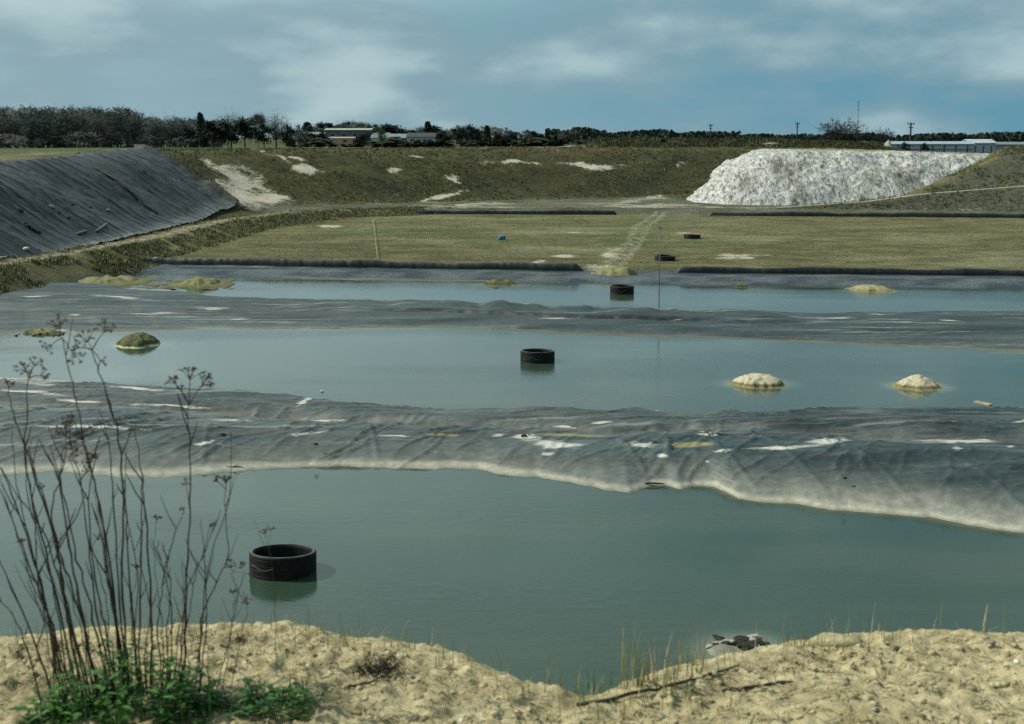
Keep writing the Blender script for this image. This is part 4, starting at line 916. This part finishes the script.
# ------------------------------------------------------------------ buildings
def bld(name, px0, px1, ptop, d, depth, wall, roof, label, pitch=.12, cat='building', windows=(), rz=0, doors=(), base=None, over=.25, ridge_front=False):
    x0, x1 = (px0-CX)/F*d, (px1-CX)/F*d; xc = (x0+x1)/2; w = x1-x0; z0 = gz(xc, d, ground_h) - .2
    H = CH - (ptop-HZ)/F*d - z0; rise = w*pitch if ridge_front else depth*pitch; eh = H - rise
    root = empty(name, (xc, d, z0), rz); tag(root, label, cat)
    b = MB(); y0 = 0
    if ridge_front:
        v = [(-w/2,0,0),(w/2,0,0),(w/2,0,eh),(0,0,H),(-w/2,0,eh)]; v += [(a, depth, c) for a, _, c in v]
        b.add(v, [(0,1,2,3,4),(9,8,7,6,5),(0,4,9,5),(1,6,7,2)])
    else:
        v = [(-w/2,0,0),(-w/2,depth,0),(-w/2,depth,eh),(-w/2,depth/2,H),(-w/2,0,eh)]; v += [(-a, y, c) for a, y, c in v]
        b.add(v, [(0,4,3,2,1),(5,6,7,8,9),(0,5,9,4),(1,2,7,6)])
    b.build('wall', wall, root)
    b = MB(); t = .14
    def slab(a, bb, c, e):
        n = (Vector(bb)-Vector(a)).cross(Vector(e)-Vector(a)).normalized(); n = n if n.z > 0 else -n
        lo = [Vector(q) + n*.01 for q in (a,bb,c,e)]; hi = [Vector(q) + n*t for q in (a,bb,c,e)]
        b.add(lo+hi, [(3,2,1,0),(4,5,6,7),(0,1,5,4),(1,2,6,5),(2,3,7,6),(3,0,4,7)])
    k = over
    if ridge_front:
        s = rise/(w/2); slab((-w/2-k,-k,eh-k*s),(0,-k,H),(0,depth+k,H),(-w/2-k,depth+k,eh-k*s)); slab((0,-k,H),(w/2+k,-k,eh-k*s),(w/2+k,depth+k,eh-k*s),(0,depth+k,H))
    else:
        s = rise/(depth/2); slab((-w/2-k,-k,eh-k*s),(w/2+k,-k,eh-k*s),(w/2+k,depth/2,H),(-w/2-k,depth/2,H)); slab((-w/2-k,depth/2,H),(w/2+k,depth/2,H),(w/2+k,depth+k,eh-k*s),(-w/2-k,depth+k,eh-k*s))
    b.build('roof', roof, root)
    for u, zc, ww, hh in windows:
        f = MB(); f.box((-w/2+u*w, -.03, zc*eh), (ww+.2, .10, hh+.2)); fo = f.build('window', WHITEW, root)
        g = MB(); g.box((-w/2+u*w, -.10, zc*eh), (ww, .05, hh)); g.build('pane', GLASS, fo)
    for u, ww, hh in doors:
        f = MB(); f.box((-w/2+u*w, -.04, hh/2), (ww, .12, hh)); f.build('door', ROOFD, root)
    return root
bld('shed', 326, 356, 137.3, 400, 5, PINKW, PINKW, 'low pinkish panel shed in front of the cream roofed hall', .06, windows=[(.25,.72,1.1,.5),(.7,.72,1.1,.5)])
bld('hall', 328, 372, 128.8, 470, 10, GREYW, CREAMW, 'long hall with a pale cream flat roof behind the pink shed', .05, windows=[(.15,.7,1.4,1),(.4,.7,1.4,1),(.65,.7,1.4,1),(.88,.7,1.4,1)], over=.5)
bld('hall', 300, 326, 132.5, 480, 8, GREYW, ROOFG, 'low blue grey hall left of the cream roofed hall', .1, windows=[(.3,.6,1.2,1),(.7,.6,1.2,1)])
bld('works_building', 373, 390, 133.2, 440, 9, WHITEW, ROOFG, 'white end building of the works beside the bright green tree', .16, windows=[(.7,.5,1,1)])
bld('works_building', 388, 416, 134.2, 432, 10, GREYW, ROOFG, 'grey middle building of the works with a dark door', .12, doors=[(.25,2.6,3.0)], windows=[(.65,.6,1.2,.9)])
bld('works_building', 408, 436, 133.2, 424, 12, WHITEW, ROOFD, 'white building of the works with dark roof and two windows', .1, doors=[(.62,1.1,2.2)], windows=[(.2,.6,1.2,1.1),(.42,.6,1.2,1.1),(.82,.6,1.2,1.1)])
bld('works_building', 436, 442, 139.5, 424, 5, WHITEW, ROOFG, 'small white annex at the right end of the works', .06, doors=[(.5,.9,2)])
g = bld('glasshouse', 888, 968, 142.0, 250, 5, GLASSH, GLASSH, 'long low pale glasshouse with dark posts above the chalk heap', .08)
w = (968-888)/F*250
for k in range(7):
    b = MB(); b.box((-w/2 + (k+.5)*w/7, -.06, .8), (.14, .10, 1.7)); b.build('post', ROOFD, g)
b = MB(); b.box((0,-.05,.85),(w,.06,.10)); b.build('rail', ROOFD, g)
g = bld('glasshouse', 966, 990, 139.9, 258, 6, GLASSH, GREYROOF2, 'taller white roofed glasshouse at the right end of the long one', .10)
w = (990-966)/F*258
for k in range(3):
    b = MB(); b.box((-w/2 + (k+.5)*w/3, -.06, .8), (.14, .10, 1.8)); b.build('post', ROOFD, g)
bld('glasshouse', 988, 1060, 142.6, 262, 5, GLASSH, ROOFG, 'low glasshouse disappearing behind the earth mound at right', .08)

# ------------------------------------------------------------------ the near bank
LIP = np.array([(-300,660),(-100,648),(0,640),(60,632),(130,627),(250,624),(300,626),(340,637),(420,650),(480,670),(540,691),(575,703),(605,701),(650,684),(690,669),(740,656),(800,643),(850,638),(920,634),(970,630),(1024,632),(1200,640),(1500,650)], float)
lw = np.array([at_z(px, py, 6.4)[:2] for px, py in LIP]); 
def lip(x): return np.interp(x, lw[:,0], lw[:,1])
def bank_h(x, y):
    l = lip(x) + .05*fbm(x*3, x*0, 4, 501)
    d = y - l
    z = 6.372 - .62*np.where(d > .3, d - .15, np.where(d > 0, d*d/.6, 0)) 
    z = z + .035*fbm(x*1.7, y*1.7, 3, 502)*sm(d, .2, -.2)
    cl = fbm(x*9, y*9, 5, 503, .6); cl2 = np.abs(fbm(x*17, y*17, 4, 504))
    fn_ = 1 - .45*sm(x, .1, .7)
    z = z + .018*cl*fn_ + .020*(cl2-.3)*fn_ + .020*fbm(x*24, y*24, 5, 505, .68)
    return z
bxs = np.concatenate([np.arange(-7, -2.2, .12), np.arange(-2.2, 2.2, .0125), np.arange(2.2, 7.1, .12)])
bys = np.concatenate([np.arange(-1.5, 3.4, .12), np.arange(3.4, 5.3, .0125), np.arange(5.3, 7, .06), np.arange(7, 21, .3)])
BX, BY = np.meshgrid(bxs, bys); BZ = bank_h(BX, BY); BZ = np.maximum(BZ, ground_h(BX, BY) + .02*0 - 3.0)
BZ = np.maximum(BZ, -.9)
e = np.maximum(sm(np.abs(BX), 6.0, 7.0), 0)
BZ = BZ - e*.5
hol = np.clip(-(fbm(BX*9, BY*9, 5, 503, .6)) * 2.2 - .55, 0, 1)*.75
px, py = proj(BX, BY, BZ)
hum_ = np.clip(blob(px, py, [(385,676,32,12,0),(230,640,50,8,0),(60,690,90,40,0),(160,710,130,30,0),(330,690,30,14,0),(560,700,50,12,0),(450,690,50,14,0),(700,700,60,10,-8),(830,690,50,12,0),(930,680,50,12,0),(780,660,50,8,-8),(880,712,90,10,0),(960,655,50,8,0)]) + .35*fbm(BX*2.5, BY*2.5, 4, 507), 0, 1)*.75*np.where(px < 660, 1, .45)
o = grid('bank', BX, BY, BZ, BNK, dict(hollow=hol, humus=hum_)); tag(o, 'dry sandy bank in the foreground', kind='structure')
def bz(x, y): return float(bank_h(np.array([x], float), np.array([y], float))[0])
def on_bank(px, py):
    d = ray(px, py); t = np.linspace(3, 5.6, 3000); z = bank_h(d[0]*t, d[1]*t); k = np.argmax(CH + d[2]*t < z)
    if k == 0: k = int(np.argmin(np.abs(d[1]*t - lip(d[0]*t))))
    return np.array([d[0]*t[k], d[1]*t[k], float(z[k])])
# loose clods: uncountable
b = MB(); rng = random.Random(77)
base = [lump_mesh(1, 520+k, .7, 7, 5, .55) for k in range(5)]
for i in range(2200):
    x = rng.uniform(-1.9, 1.9); y = lip(x) - rng.random()**1.0*1.0; s = rng.choice((.003,.004,.005,.006,.008,.012))*rng.uniform(.7, 1.3); z = bz(x, y); q = rng.random()*6.28; m0 = base[i % 5]
    b.add([(x + s*(v[0]*math.cos(q)-v[1]*math.sin(q)), y + s*(v[0]*math.sin(q)+v[1]*math.cos(q)), z + s*v[2]*.8) for v in m0.v], m0.f)
tag(b.build('gravel', BNK, smooth=True), 'loose dry soil crumbs scattered on the bank', 'soil crumbs', kind='stuff')
pb = [lump_mesh(1, 560+k, .65, 9, 6, .5) for k in range(4)]; rp = random.Random(78)
for i in range(46):
    x = rp.uniform(-1.7, 1.7); y = lip(x) - rp.random()*.9 - .02; s_ = rp.choice((.005,.006,.007,.009,.012)); m0 = pb[i % 4]; q = rp.random()*6.28; b2 = MB()
    b2.add([(s_*v[0]*1.3, s_*v[1], s_*v[2]) for v in m0.v], m0.f); o = b2.build('pebble', PEB[i % 3], smooth=True, loc=(x, y, bz(x, y) + s_*.3)); o.rotation_euler = (0, 0, q)
    tag(o, ('small grey pebble on the sandy bank', 'small pale pebble on the sandy bank', 'small dark brown pebble on the sandy bank')[i % 3], 'pebble', ('grey pebbles on the bank', 'pale pebbles on the bank', 'brown pebbles on the bank')[i % 3])
# sparse grass
def blade(b, p, h, lean, az, w=.003, m=0):
    dx, dy = math.cos(az), math.sin(az); n = 4; v = []
    for i in range(n+1):
        u = i/n; c = (p[0] + dx*lean*u*u, p[1] + dy*lean*u*u, p[2] + h*u*(1-.15*u*lean/max(h,.01))); ww = w*(1-u*.92)
        v += [(c[0]-dy*ww, c[1]+dx*ww, c[2]), (c[0]+dy*ww, c[1]-dx*ww, c[2])]
    b.add(v, [(2*i, 2*i+1, 2*i+3, 2*i+2) for i in range(n)], m)
b = MB()
for i in range(1100):
    x = rng.uniform(-1.8, 1.8); px_ = CX + x/4.5*F
    dens = float(vn(np.array([x*3.1]), np.array([2.2]), 9)[0])
    if rng.random() > .25 + dens*.9: continue
    if px_ > 700 and rng.random() < .6: continue
    y = lip(x) + rng.gauss(.02, .10); y = min(y, lip(x) + .35)
    blade(b, (x, y, bz(x, y)-.01), rng.choice((.03,.05,.07,.05,.10,.14)), rng.uniform(.0,.05), rng.random()*6.28, .0017, rng.random() < .3)
for i in range(1500):
    x = rng.uniform(-1.8, 1.8); y = lip(x) - rng.random()*.9
    if float(vn(np.array([x*4.]), np.array([y*4.]), 10)[0]) < .62: continue
    blade(b, (x, y, bz(x, y)-.005), rng.uniform(.015,.045), rng.uniform(.01,.05), rng.random()*6.28, .002, rng.random() < .5)
for i in range(2600):
    x = rng.uniform(-1.8, 1.8); y = lip(x) - rng.random()**1.3*1.0; a = rng.random()*6.28; L_ = rng.uniform(.015, .06); dx, dy = math.cos(a)*L_, math.sin(a)*L_; z0 = bz(x, y) + .006; z1 = bz(x+dx, y+dy) + .009
    nx, ny = -math.sin(a)*.0016, math.cos(a)*.0016; b.add([(x-nx, y-ny, z0), (x+nx, y+ny, z0), (x+dx+nx, y+dy+ny, z1), (x+dx-nx, y+dy-ny, z1)], [(0,1,2,3)], 1 if rng.random() < .6 else (2 if rng.random() < .6 else 0))
tag(b.build('grass', [GRASS, PALEST, STALK]), 'sparse dry grass blades along the lip of the bank', 'grass', kind='stuff')
def tuft(px, py, n, h, label, mats, spread=.03, lean=.08, w=.003, seed=0):
    p = on_bank(px, py); r = random.Random(seed); b = MB()
    for _ in range(n):
        a = r.random()*6.28; q = (r.gauss(0, spread), r.gauss(0, spread), -.015); blade(b, q, h*r.uniform(.5, 1.1), lean*r.uniform(.2, 1.4), a, w, r.random() < .4)
    o = b.build('grass_tuft', mats, loc=p); tag(o, label, 'grass tuft'); return o
tuft(648, 682, 46, .17, 'green and straw grass tuft in the hollow of the bank', [GRASS, PALEST], .05, .03, seed=1)
tuft(690, 668, 26, .18, 'thin straw coloured grass tuft just left of the shoal', [GRASS, PALEST], .05, .03, .0022, 2)
tuft(800, 644, 14, .05, 'short grass tuft beside the clod right of the shoal', [GRASS, PALEST], .03, .02, seed=3)
tuft(982, 634, 3, .10, 'single bent pale blade on the right bank edge', [PALEST, PALEST], .006, .06, .004, 4)
tuft(838, 698, 12, .06, 'small green grass tuft low on the right bank', [LEAF, GRASS], .02, .05, seed=5)
tuft(935, 690, 10, .04, 'flat green tuft at the far right of the bank', [LEAF, GRASS], .02, .06, seed=6)
tuft(700, 672, 8, .05, 'tiny green sprout above the long twig', [LEAF, GRASS], .01, .03, seed=7)
tuft(345, 632, 18, .035, 'green tuft on the bank edge below the tyre ring', [LEAF, GRASS], .05, .03, seed=8)
tuft(590, 698, 50, .08, 'green tuft at the lowest point of the bank edge', [LEAF, GRASS], .08, .02, seed=9)
tuft(818, 650, 6, .035, 'lone green sprout in the middle of the right bank', [LEAF, GRASS], .01, .03, seed=10)
# fallen twigs
def twig(pts, r, label):
    P = [on_bank(*q) for q in pts]; b = MB(); Q = []
    for i in range(len(P)-1):
        for u in np.linspace(0, 1, 7)[:-1]: v = P[i] + (P[i+1]-P[i])*u; Q.append((v[0] + rng.gauss(0,.002), v[1], max(v[2], bz(v[0], v[1]) - .006) + .006 + rng.gauss(0,.0025)))
    b.tube(Q, [r*(1-.6*i/len(Q)) for i in range(len(Q))], 6); tag(b.build('fallen_twig', DKWOOD, smooth=True), label, 'twig')
twig([(578,707),(640,694),(690,682),(750,666)], .0065, 'long thin dark twig lying across the right bank')
twig([(722,692),(770,686),(800,682)], .006, 'short dark twig below the long twig on the right bank')
twig([(345,690),(372,684),(395,672)], .0045, 'dark twig beside the dry weed on the left bank')
p = on_bank(838, 642); o = lump_mesh(.05, 541, .5).build('clod', BNK, smooth=True, loc=p); o.scale = (1.6,1,1); tag(o, 'pale soil clod on the bank edge right of the shoal', 'clod')

# ------------------------------------------------------------------ foreground weeds
def umbel(mb, p, d, r, n, rg, seedr=.0021):
    p = Vector(p); d = Vector(d).normalized()
    for i in range(n):
        a = 2*math.pi*i/n + rg.random(); e = d.orthogonal().normalized(); e.rotate(Quaternion(d, a))
        tip = p + d*r*rg.uniform(.5, .95) + e*r*rg.uniform(.25, 1.0)
        mid = p + (tip-p)*.5 + d*r*.12
        mb.tube([p, mid, tip], [.0011,.0009,.0008], 3)
        for k in range(6):
            q = tip + Vector((rg.gauss(0,1), rg.gauss(0,1), rg.gauss(0,.7)))*r*.10
            s = seedr*rg.uniform(.6, 1.3)
            v = [q + Vector(w)*s for w in ((1,0,0),(-1,0,0),(0,1,0),(0,-1,0),(0,0,1.2),(0,0,-1.2))]
            mb.add(v, [(0,2,4),(2,1,4),(1,3,4),(3,0,4),(2,0,5),(1,2,5),(3,1,5),(0,3,5)])
            mb.tube([tip, q], .0006, 3)
def stalk(root, pts, Y0, r=.0042, heads=(), sides=0, seed=0, mat=STALK):
    """pts from the foot up, in picture measurements at about Y0 from the camera"""
    rg = random.Random(seed); base = on_bank(*pts[0]); o0 = Vector(root.location); P = []
    Ys = [base[1] + (Y0 - base[1])*i/(len(pts)-1) for i in range(len(pts))]
    for (px, py), Y in zip(pts, Ys): P.append(Vector(at_y(px, py, Y)))
    P[0] = Vector(base) - Vector((0,0,.02))
    Q = []
    for i in range(len(P)-1):
        a = P[max(i-1,0)]; b_ = P[i]; c = P[i+1]; d_ = P[min(i+2, len(P)-1)]
        for u in np.linspace(0, 1, 6)[:-1]:
            Q.append(.5*((2*b_) + (c-a)*u + (2*a-5*b_+4*c-d_)*u*u + (3*b_-a-3*c+d_)*u**3) + Vector((rg.gauss(0,.0020) + .003*math.sin(seed*1.7 + len(Q)*(.21 + .13*(seed % 3))) , rg.gauss(0,.002), 0)))
    Q.append(P[-1]); n = len(Q)
    b = MB(); rad = [.66*r*(1-.62*i/n)*(1.25 if i % 5 == 0 else 1) for i in range(n)]
    b.tube([q - o0 for q in Q], rad, 6)
    for s in range(sides):
        i = rg.randrange(n//3, n-2); d = Vector((rg.choice((-1,1))*rg.uniform(.3,.7), rg.uniform(-.3,.3), 1)).normalized(); L = rg.uniform(.03,.12)
        a = Q[i]-o0; b.tube([a, a + d*L*.5, a + d*L + Vector((0,0,L*.2))], [r*.45, r*.35, r*.2], 4)
    so = b.build('stem', mat, root, smooth=True)
    for hx, hy, rr, nn in heads:
        m = MB(); e = Vector(at_y(hx, hy, Ys[-1] + rg.uniform(-.03,.03))); j = Q[-1] if (e-Q[-1]).length < .12 else min(Q, key=lambda q: (q - e + Vector((0,0,.09))).length)
        m.tube([j-o0, (j*.45 + e*.55)-o0 + Vector((0,0,.004)), e-o0], [r*.4, r*.32, r*.25], 4)
        umbel(m, e-o0, (e - j) if (e-j).length > .005 else (0,0,1), rr*.85, nn, rg)
        m.build('seed_head', SEED, so)
    return so
def weed(px, py, label):
    p = on_bank(px, py); o = empty('dry_weed', p); tag(o, label, 'dry weed'); return o
W1 = weed(70, 706, 'clump of tall dry brown stalks leaning left at the left picture edge')
S1 = [([(78,712),(52,625),(28,560),(8,505),(-6,470)],()),([(70,708),(46,600),(28,545),(12,495),(-14,440)],()),([(60,715),(40,660),(18,600),(0,560)],()),([(92,712),(66,610),(46,540),(20,498),(2,468)],()),
      ([(82,708),(58,600),(38,520),(24,460),(27,415),(29,378)],((26,372,.045,9),(40,376,.03,6),(34,366,.03,6))),([(88,710),(64,600),(56,545),(34,470),(14,420),(8,395)],((9,388,.028,7),)),
      ([(96,712),(70,620),(58,560),(44,500),(36,470),(38,440)],()),([(64,712),(52,640),(40,590),(34,520),(28,480)],()),([(102,712),(80,600),(68,545),(60,480),(48,455)],()),([(46,716),(28,650),(10,612),(-4,600)],()),([(104,710),(78,610),(62,560),(52,510),(62,470),(66,440)],((67,428,.03,8),))]
for i, (pts, hd) in enumerate(S1): stalk(W1, pts, 4.1 + .05*(i % 4), .0044 + .0007*(i % 3), hd, 2, 600+i)
W2 = weed(122, 704, 'tallest clump of dry brown stalks with frizzy brown heads, rising across the middle ponds')
S2 = [([(126,706),(112,600),(100,505),(86,455),(80,425),(76,400),(70,370),(62,338)],((60,330,.045,9),(72,352,.04,8),(52,345,.025,5))),
      ([(132,706),(124,600),(122,500),(118,432),(110,404),(98,372),(92,350)],((88,342,.045,10),(104,332,.04,8),(100,360,.03,6),(80,348,.03,6))),
      ([(128,708),(121,600),(113,500),(107,440),(98,410)],()),
      ([(122,706),(112,590),(100,510),(92,470),(84,445)],((82,440,.05,16),(78,448,.045,14),(88,452,.04,12))),
      ([(116,708),(98,610),(88,545),(80,480),(70,440)],((66,436,.04,12),(70,424,.035,9))),
      ([(142,704),(132,600),(128,530),(124,480)],()),([(140,706),(140,600),(141,520),(141,478)],()),([(150,700),(150,600),(146,515),(141,475),(136,440)],((134,431,.018,6),)),
      ([(112,708),(94,620),(78,560),(66,500),(60,470),(64,445)],()),([(136,708),(120,640),(104,560),(94,510)],()),([(118,708),(106,640),(96,580),(88,500),(92,470),(100,440)],())]
for i, (pts, hd) in enumerate(S2): stalk(W2, pts, 4.12 + .04*(i % 4), .0044 + .0008*(i % 2), hd, 2, 640+i)
W3 = weed(184, 700, 'tall straight dry stalk with a broad forked flower head, right of the tallest clump')
S3 = [([(181,700),(185,620),(188,560),(190,500),(189,445),(189,405)],((176,384,.035,9),(190,380,.045,10),(202,386,.04,10),(206,380,.025,6),(182,392,.025,6),(186,484,.022,6))),
      ([(160,700),(158,625),(165,578),(176,535),(184,512)],((183,510,.012,5),)),([(200,690),(203,620),(216,582),(227,556),(226,514),(226,490)],((226,484,.03,9),(218,482,.02,6))),
      ([(172,704),(166,640),(170,580),(164,545)],()),([(192,700),(200,640),(204,560),(201,520)],()),([(178,700),(186,600),(206,550),(216,520)],()),([(168,702),(172,620),(160,560),(158,540)],())]
for i, (pts, hd) in enumerate(S3): stalk(W3, pts, 4.2 + .03*(i % 3), .0036 if i else .0050, hd, 3, 680+i)
W4 = weed(232, 668, 'thin low dry weed with lacy heads between the tall stalk and the tyre ring')
S4 = [([(222,690),(230,640),(238,600),(232,572)],((231,568,.025,8),(240,566,.02,7),(248,574,.018,6))),([(230,690),(240,640),(246,605),(243,590)],((246,598,.018,6),)),([(214,690),(226,650),(231,620),(234,598)],((233,594,.02,6),))]
for i, (pts, hd) in enumerate(S4): stalk(W4, pts, 4.3, .0024, hd, 2, 700+i)
rq = random.Random(404)
for W_, n_, xa, xb in ((W1, 7, 50, 100), (W2, 6, 104, 150), (W3, 5, 158, 200)):
    for i in range(n_):
        x0 = rq.uniform(xa, xb); ln = rq.uniform(-70, -10) if W_ is W1 else (rq.uniform(-45, 10) if W_ is W2 else rq.uniform(-25, 35)); yt = rq.uniform(430, 590); pts = [(x0, 706)]
        for k in range(1, 5): u = k/4; pts.append((x0 + ln*u**1.2 + rq.gauss(0, 4), 706 + (yt-706)*u))
        stalk(W_, pts, 4.08 + rq.random()*.2, rq.uniform(.0022, .0040), [(pts[-1][0] + rq.uniform(-6, 6), yt - 7, .018, 6)] if rq.random() < .4 else (), 1, 800 + i + int(xa), PALEST if rq.random() < .12 else (STALK2 if rq.random() < .4 else STALK))
W5 = weed(277, 672, 'single thin dry stalk standing just in front of the near rubber ring')
stalk(W5, [(278,676),(276,635),(274,595),(271,565),(269,548)], 4.35, .0016, ((265,534,.018,6),(271,531,.016,5)), 1, 720)
# green leafy weeds
def leaf(b, p, d, L, W, up):
    d = Vector(d).normalized(); s = d.cross(up)
    s = s.normalized() if s.length > .01 else d.orthogonal().normalized(); u = s.cross(d)
    c = [Vector(p) + d*L*t - u*L*.25*t*t for t in (0,.25,.55,.8,1)]; w = [.06,.8,1,.55,.02]; v = []
    for q, k in zip(c, w): v += [q - s*W*k/2 + u*W*.12*k, q, q + s*W*k/2 + u*W*.12*k]
    b.add(v, [(3*i+j, 3*i+j+1, 3*i+j+4, 3*i+j+3) for i in range(4) for j in (0,1)])
def leafy_weed(px, py, label, n, rad, h, seed, L=.05, lush=True):
    p = on_bank(px, py); root = empty('leafy_weed', p); tag(root, label, 'green weed'); rg = random.Random(seed); s = MB(); lv = MB()
    for i in range(n):
        a = rg.random()*6.28; q = rad*math.sqrt(rg.random()); x, y = q*math.cos(a), q*math.sin(a)*.6
        z0 = bz(p[0]+x, p[1]+y) - p[2]; hh = h*rg.uniform(.2, 1.15)*(1 - .6*(q/rad)**2)
        s.tube([(x,y,z0-.01),(x*1.05,y*1.05,z0+hh*.6),(x*1.12,y*1.12,z0+hh)], [.0022,.0018,.001], 4)
        for k in range(7):
            zz = z0 + hh*(.25 + .12*k); az = k*2.4 + rg.random()
            leaf(lv, (x*1.08, y*1.08, zz), (math.cos(az), math.sin(az), rg.uniform(-.1,.5)), L*rg.uniform(.4,1.5), L*.40*rg.uniform(.6,1.2), Vector((0,0,1)))
    for i in range(n):
        a = rg.random()*6.28; q = rad*1.1*math.sqrt(rg.random()); x, y = q*math.cos(a), q*math.sin(a)*.6
        blade(lv, (x, y, bz(p[0]+x, p[1]+y) - p[2] - .01), h*rg.uniform(.4, 1.1), rg.uniform(.02, .09), rg.random()*6.28, .0028)
    s.build('stem', LEAF, root); lv.build('foliage', LEAF, root, smooth=True); return root
leafy_weed(128, 708, 'lush dark green leafy weed at the foot of the tall dry stalks', 76, .25, .20, 31, .040)
leafy_weed(72, 718, 'green leafy weed at the lower left corner under the leaning stalks', 14, .12, .09, 34, .045)
leafy_weed(272, 708, 'low green leafy weed right of the dry stalks on the bank', 34, .15, .10, 32, .038)
leafy_weed(196, 716, 'small green weed between the two bigger leafy weeds', 14, .12, .08, 33, .04)
p = on_bank(380, 674); root = empty('dry_weed', p); tag(root, 'low matted dry brown weed in the middle of the left bank', 'dry weed'); b = MB(); rg = random.Random(61)
for i in range(150):
    a = rg.random()*6.28; L = rg.uniform(.02,.075); q = (rg.gauss(0,.035), rg.gauss(0,.03)); z = bz(p[0]+q[0], p[1]+q[1]) - p[2]
    b.tube([(q[0],q[1],z-.003),(q[0]+L*.5*math.cos(a), q[1]+L*.5*math.sin(a), z+L*.45),(q[0]+L*math.cos(a), q[1]+L*math.sin(a), z+L*.3)], [.0016,.0012,.0006], 3)
b.build('stem', STALK, root)

# ------------------------------------------------------------------ sky and sun
SUN_EL, SUN_AZ = R(43), R(-76)       # azimuth from +Y towards +X: the sun stands at the left, a little ahead
w = bpy.data.worlds.new('World'); scene.world = w; w.use_nodes = True; t = w.node_tree; L = t.links.new
bg = t.nodes['Background']; bg.inputs['Strength'].default_value = .091
sky = t.nodes.new('ShaderNodeTexSky'); sky.sky_type = 'NISHITA'; sky.sun_disc = False; sky.sun_elevation = SUN_EL; sky.sun_rotation = SUN_AZ
sky.altitude = 50; sky.air_density = 1.0; sky.dust_density = .6; sky.ozone_density = 2.0
tc = t.nodes.new('ShaderNodeTexCoord')
def wmix(f, a, b, bt='MIX'):
    o = t.nodes.new('ShaderNodeMix'); o.data_type = 'RGBA'; o.blend_type = bt
    for s_, v in ((o.inputs[0], f), (o.inputs[6], a), (o.inputs[7], b)):
        if isinstance(v, bpy.types.NodeSocket): L(v, s_)
        elif isinstance(v, tuple): s_.default_value = (*v, 1)
        else: s_.default_value = v
    return o.outputs[2]
def wmath(op, a, b):
    o = t.nodes.new('ShaderNodeMath'); o.operation = op; o.use_clamp = False
    for s_, v in ((o.inputs[0], a), (o.inputs[1], b)):
        if isinstance(v, bpy.types.NodeSocket): L(v, s_)
        else: s_.default_value = v
    return o.outputs[0]
def wramp(v, a, b, lo=0, hi=1):
    o = t.nodes.new('ShaderNodeMapRange'); o.interpolation_type = 'SMOOTHSTEP'; L(v, o.inputs[0]); o.inputs[1].default_value = a; o.inputs[2].default_value = b; o.inputs[3].default_value = lo; o.inputs[4].default_value = hi; return o.outputs[0]
def wnoise(scale, vs, det=5, loc=(0,0,0)):
    m = t.nodes.new('ShaderNodeMapping'); m.inputs['Scale'].default_value = vs; m.inputs['Location'].default_value = loc; L(tc.outputs['Generated'], m.inputs[0])
    n = t.nodes.new('ShaderNodeTexNoise'); n.inputs['Scale'].default_value = scale; n.inputs['Detail'].default_value = det; n.inputs['Roughness'].default_value = .5; L(m.outputs[0], n.inputs['Vector']); return n.outputs['Fac']
sep = t.nodes.new('ShaderNodeSeparateXYZ'); L(tc.outputs['Generated'], sep.inputs[0])
# the clear part: teal blue towards the right, hazier to the left (towards the sun)
teal = wmix(wramp(sep.outputs[0], .34, -.34), (1.6, 3.4, 4.6), (3.6, 4.75, 5.5))
low = wmix(wramp(sep.outputs[2], .10, .5), teal, wmix(1.0, sky.outputs[0], (.72, .82, .74), 'MULTIPLY'))
glow = wmath('MULTIPLY', wramp(sep.outputs[2], .07, .165), wmath('MULTIPLY', wramp(sep.outputs[2], .75, .40), wramp(sep.outputs[0], .22, -.38)))
low = wmix(glow, low, (16.5, 17.3, 17.6))
cl1 = wnoise(5.4, (1, 1, 3.4), 9, (.9, .5, .35)); cl2 = wnoise(13, (1, 1, 2.6), 6)
cov = wmath('ADD', wmath('ADD', cl1, wmath('MULTIPLY', wmath('SUBTRACT', cl2, .5), .35)), wramp(sep.outputs[0], .3, -.4, -.01, .04))
cov = wmath('ADD', cov, wramp(sep.outputs[2], .01, .075, -.01, .03)); cov = wmath('ADD', cov, wramp(sep.outputs[2], .09, .2, 0, .06))
gc = wmath('MULTIPLY', wramp(cov, .36, .54), .6)
low = wmix(gc, low, (3.05, 4.0, 4.7))
cf = wmath('MULTIPLY', wramp(cov, .48, .74), .50)
col = wmix(cf, low, (7.8, 8.4, 8.6))
col = wmix(1.0, col, (.86, 1.0, .98), "MULTIPLY")
L(col, bg.inputs['Color'])
sd = bpy.data.lights.new('sun', 'SUN'); sd.energy = 5.0; sd.angle = R(.53); sd.color = (1, .965, .83)
so = bpy.data.objects.new('sun', sd); link(so)
v = Vector((math.sin(SUN_AZ)*math.cos(SUN_EL), math.cos(SUN_AZ)*math.cos(SUN_EL), math.sin(SUN_EL)))
so.rotation_euler = v.to_track_quat('Z', 'Y').to_euler(); so.location = (-30, 10, 40)

scene.view_settings.view_transform = 'Standard'; scene.view_settings.look = 'None'; scene.view_settings.exposure = 0; scene.view_settings.gamma = 1
scene.render.engine = 'CYCLES'; scene.cycles.use_denoising = False
scene.cycles.max_bounces = 6
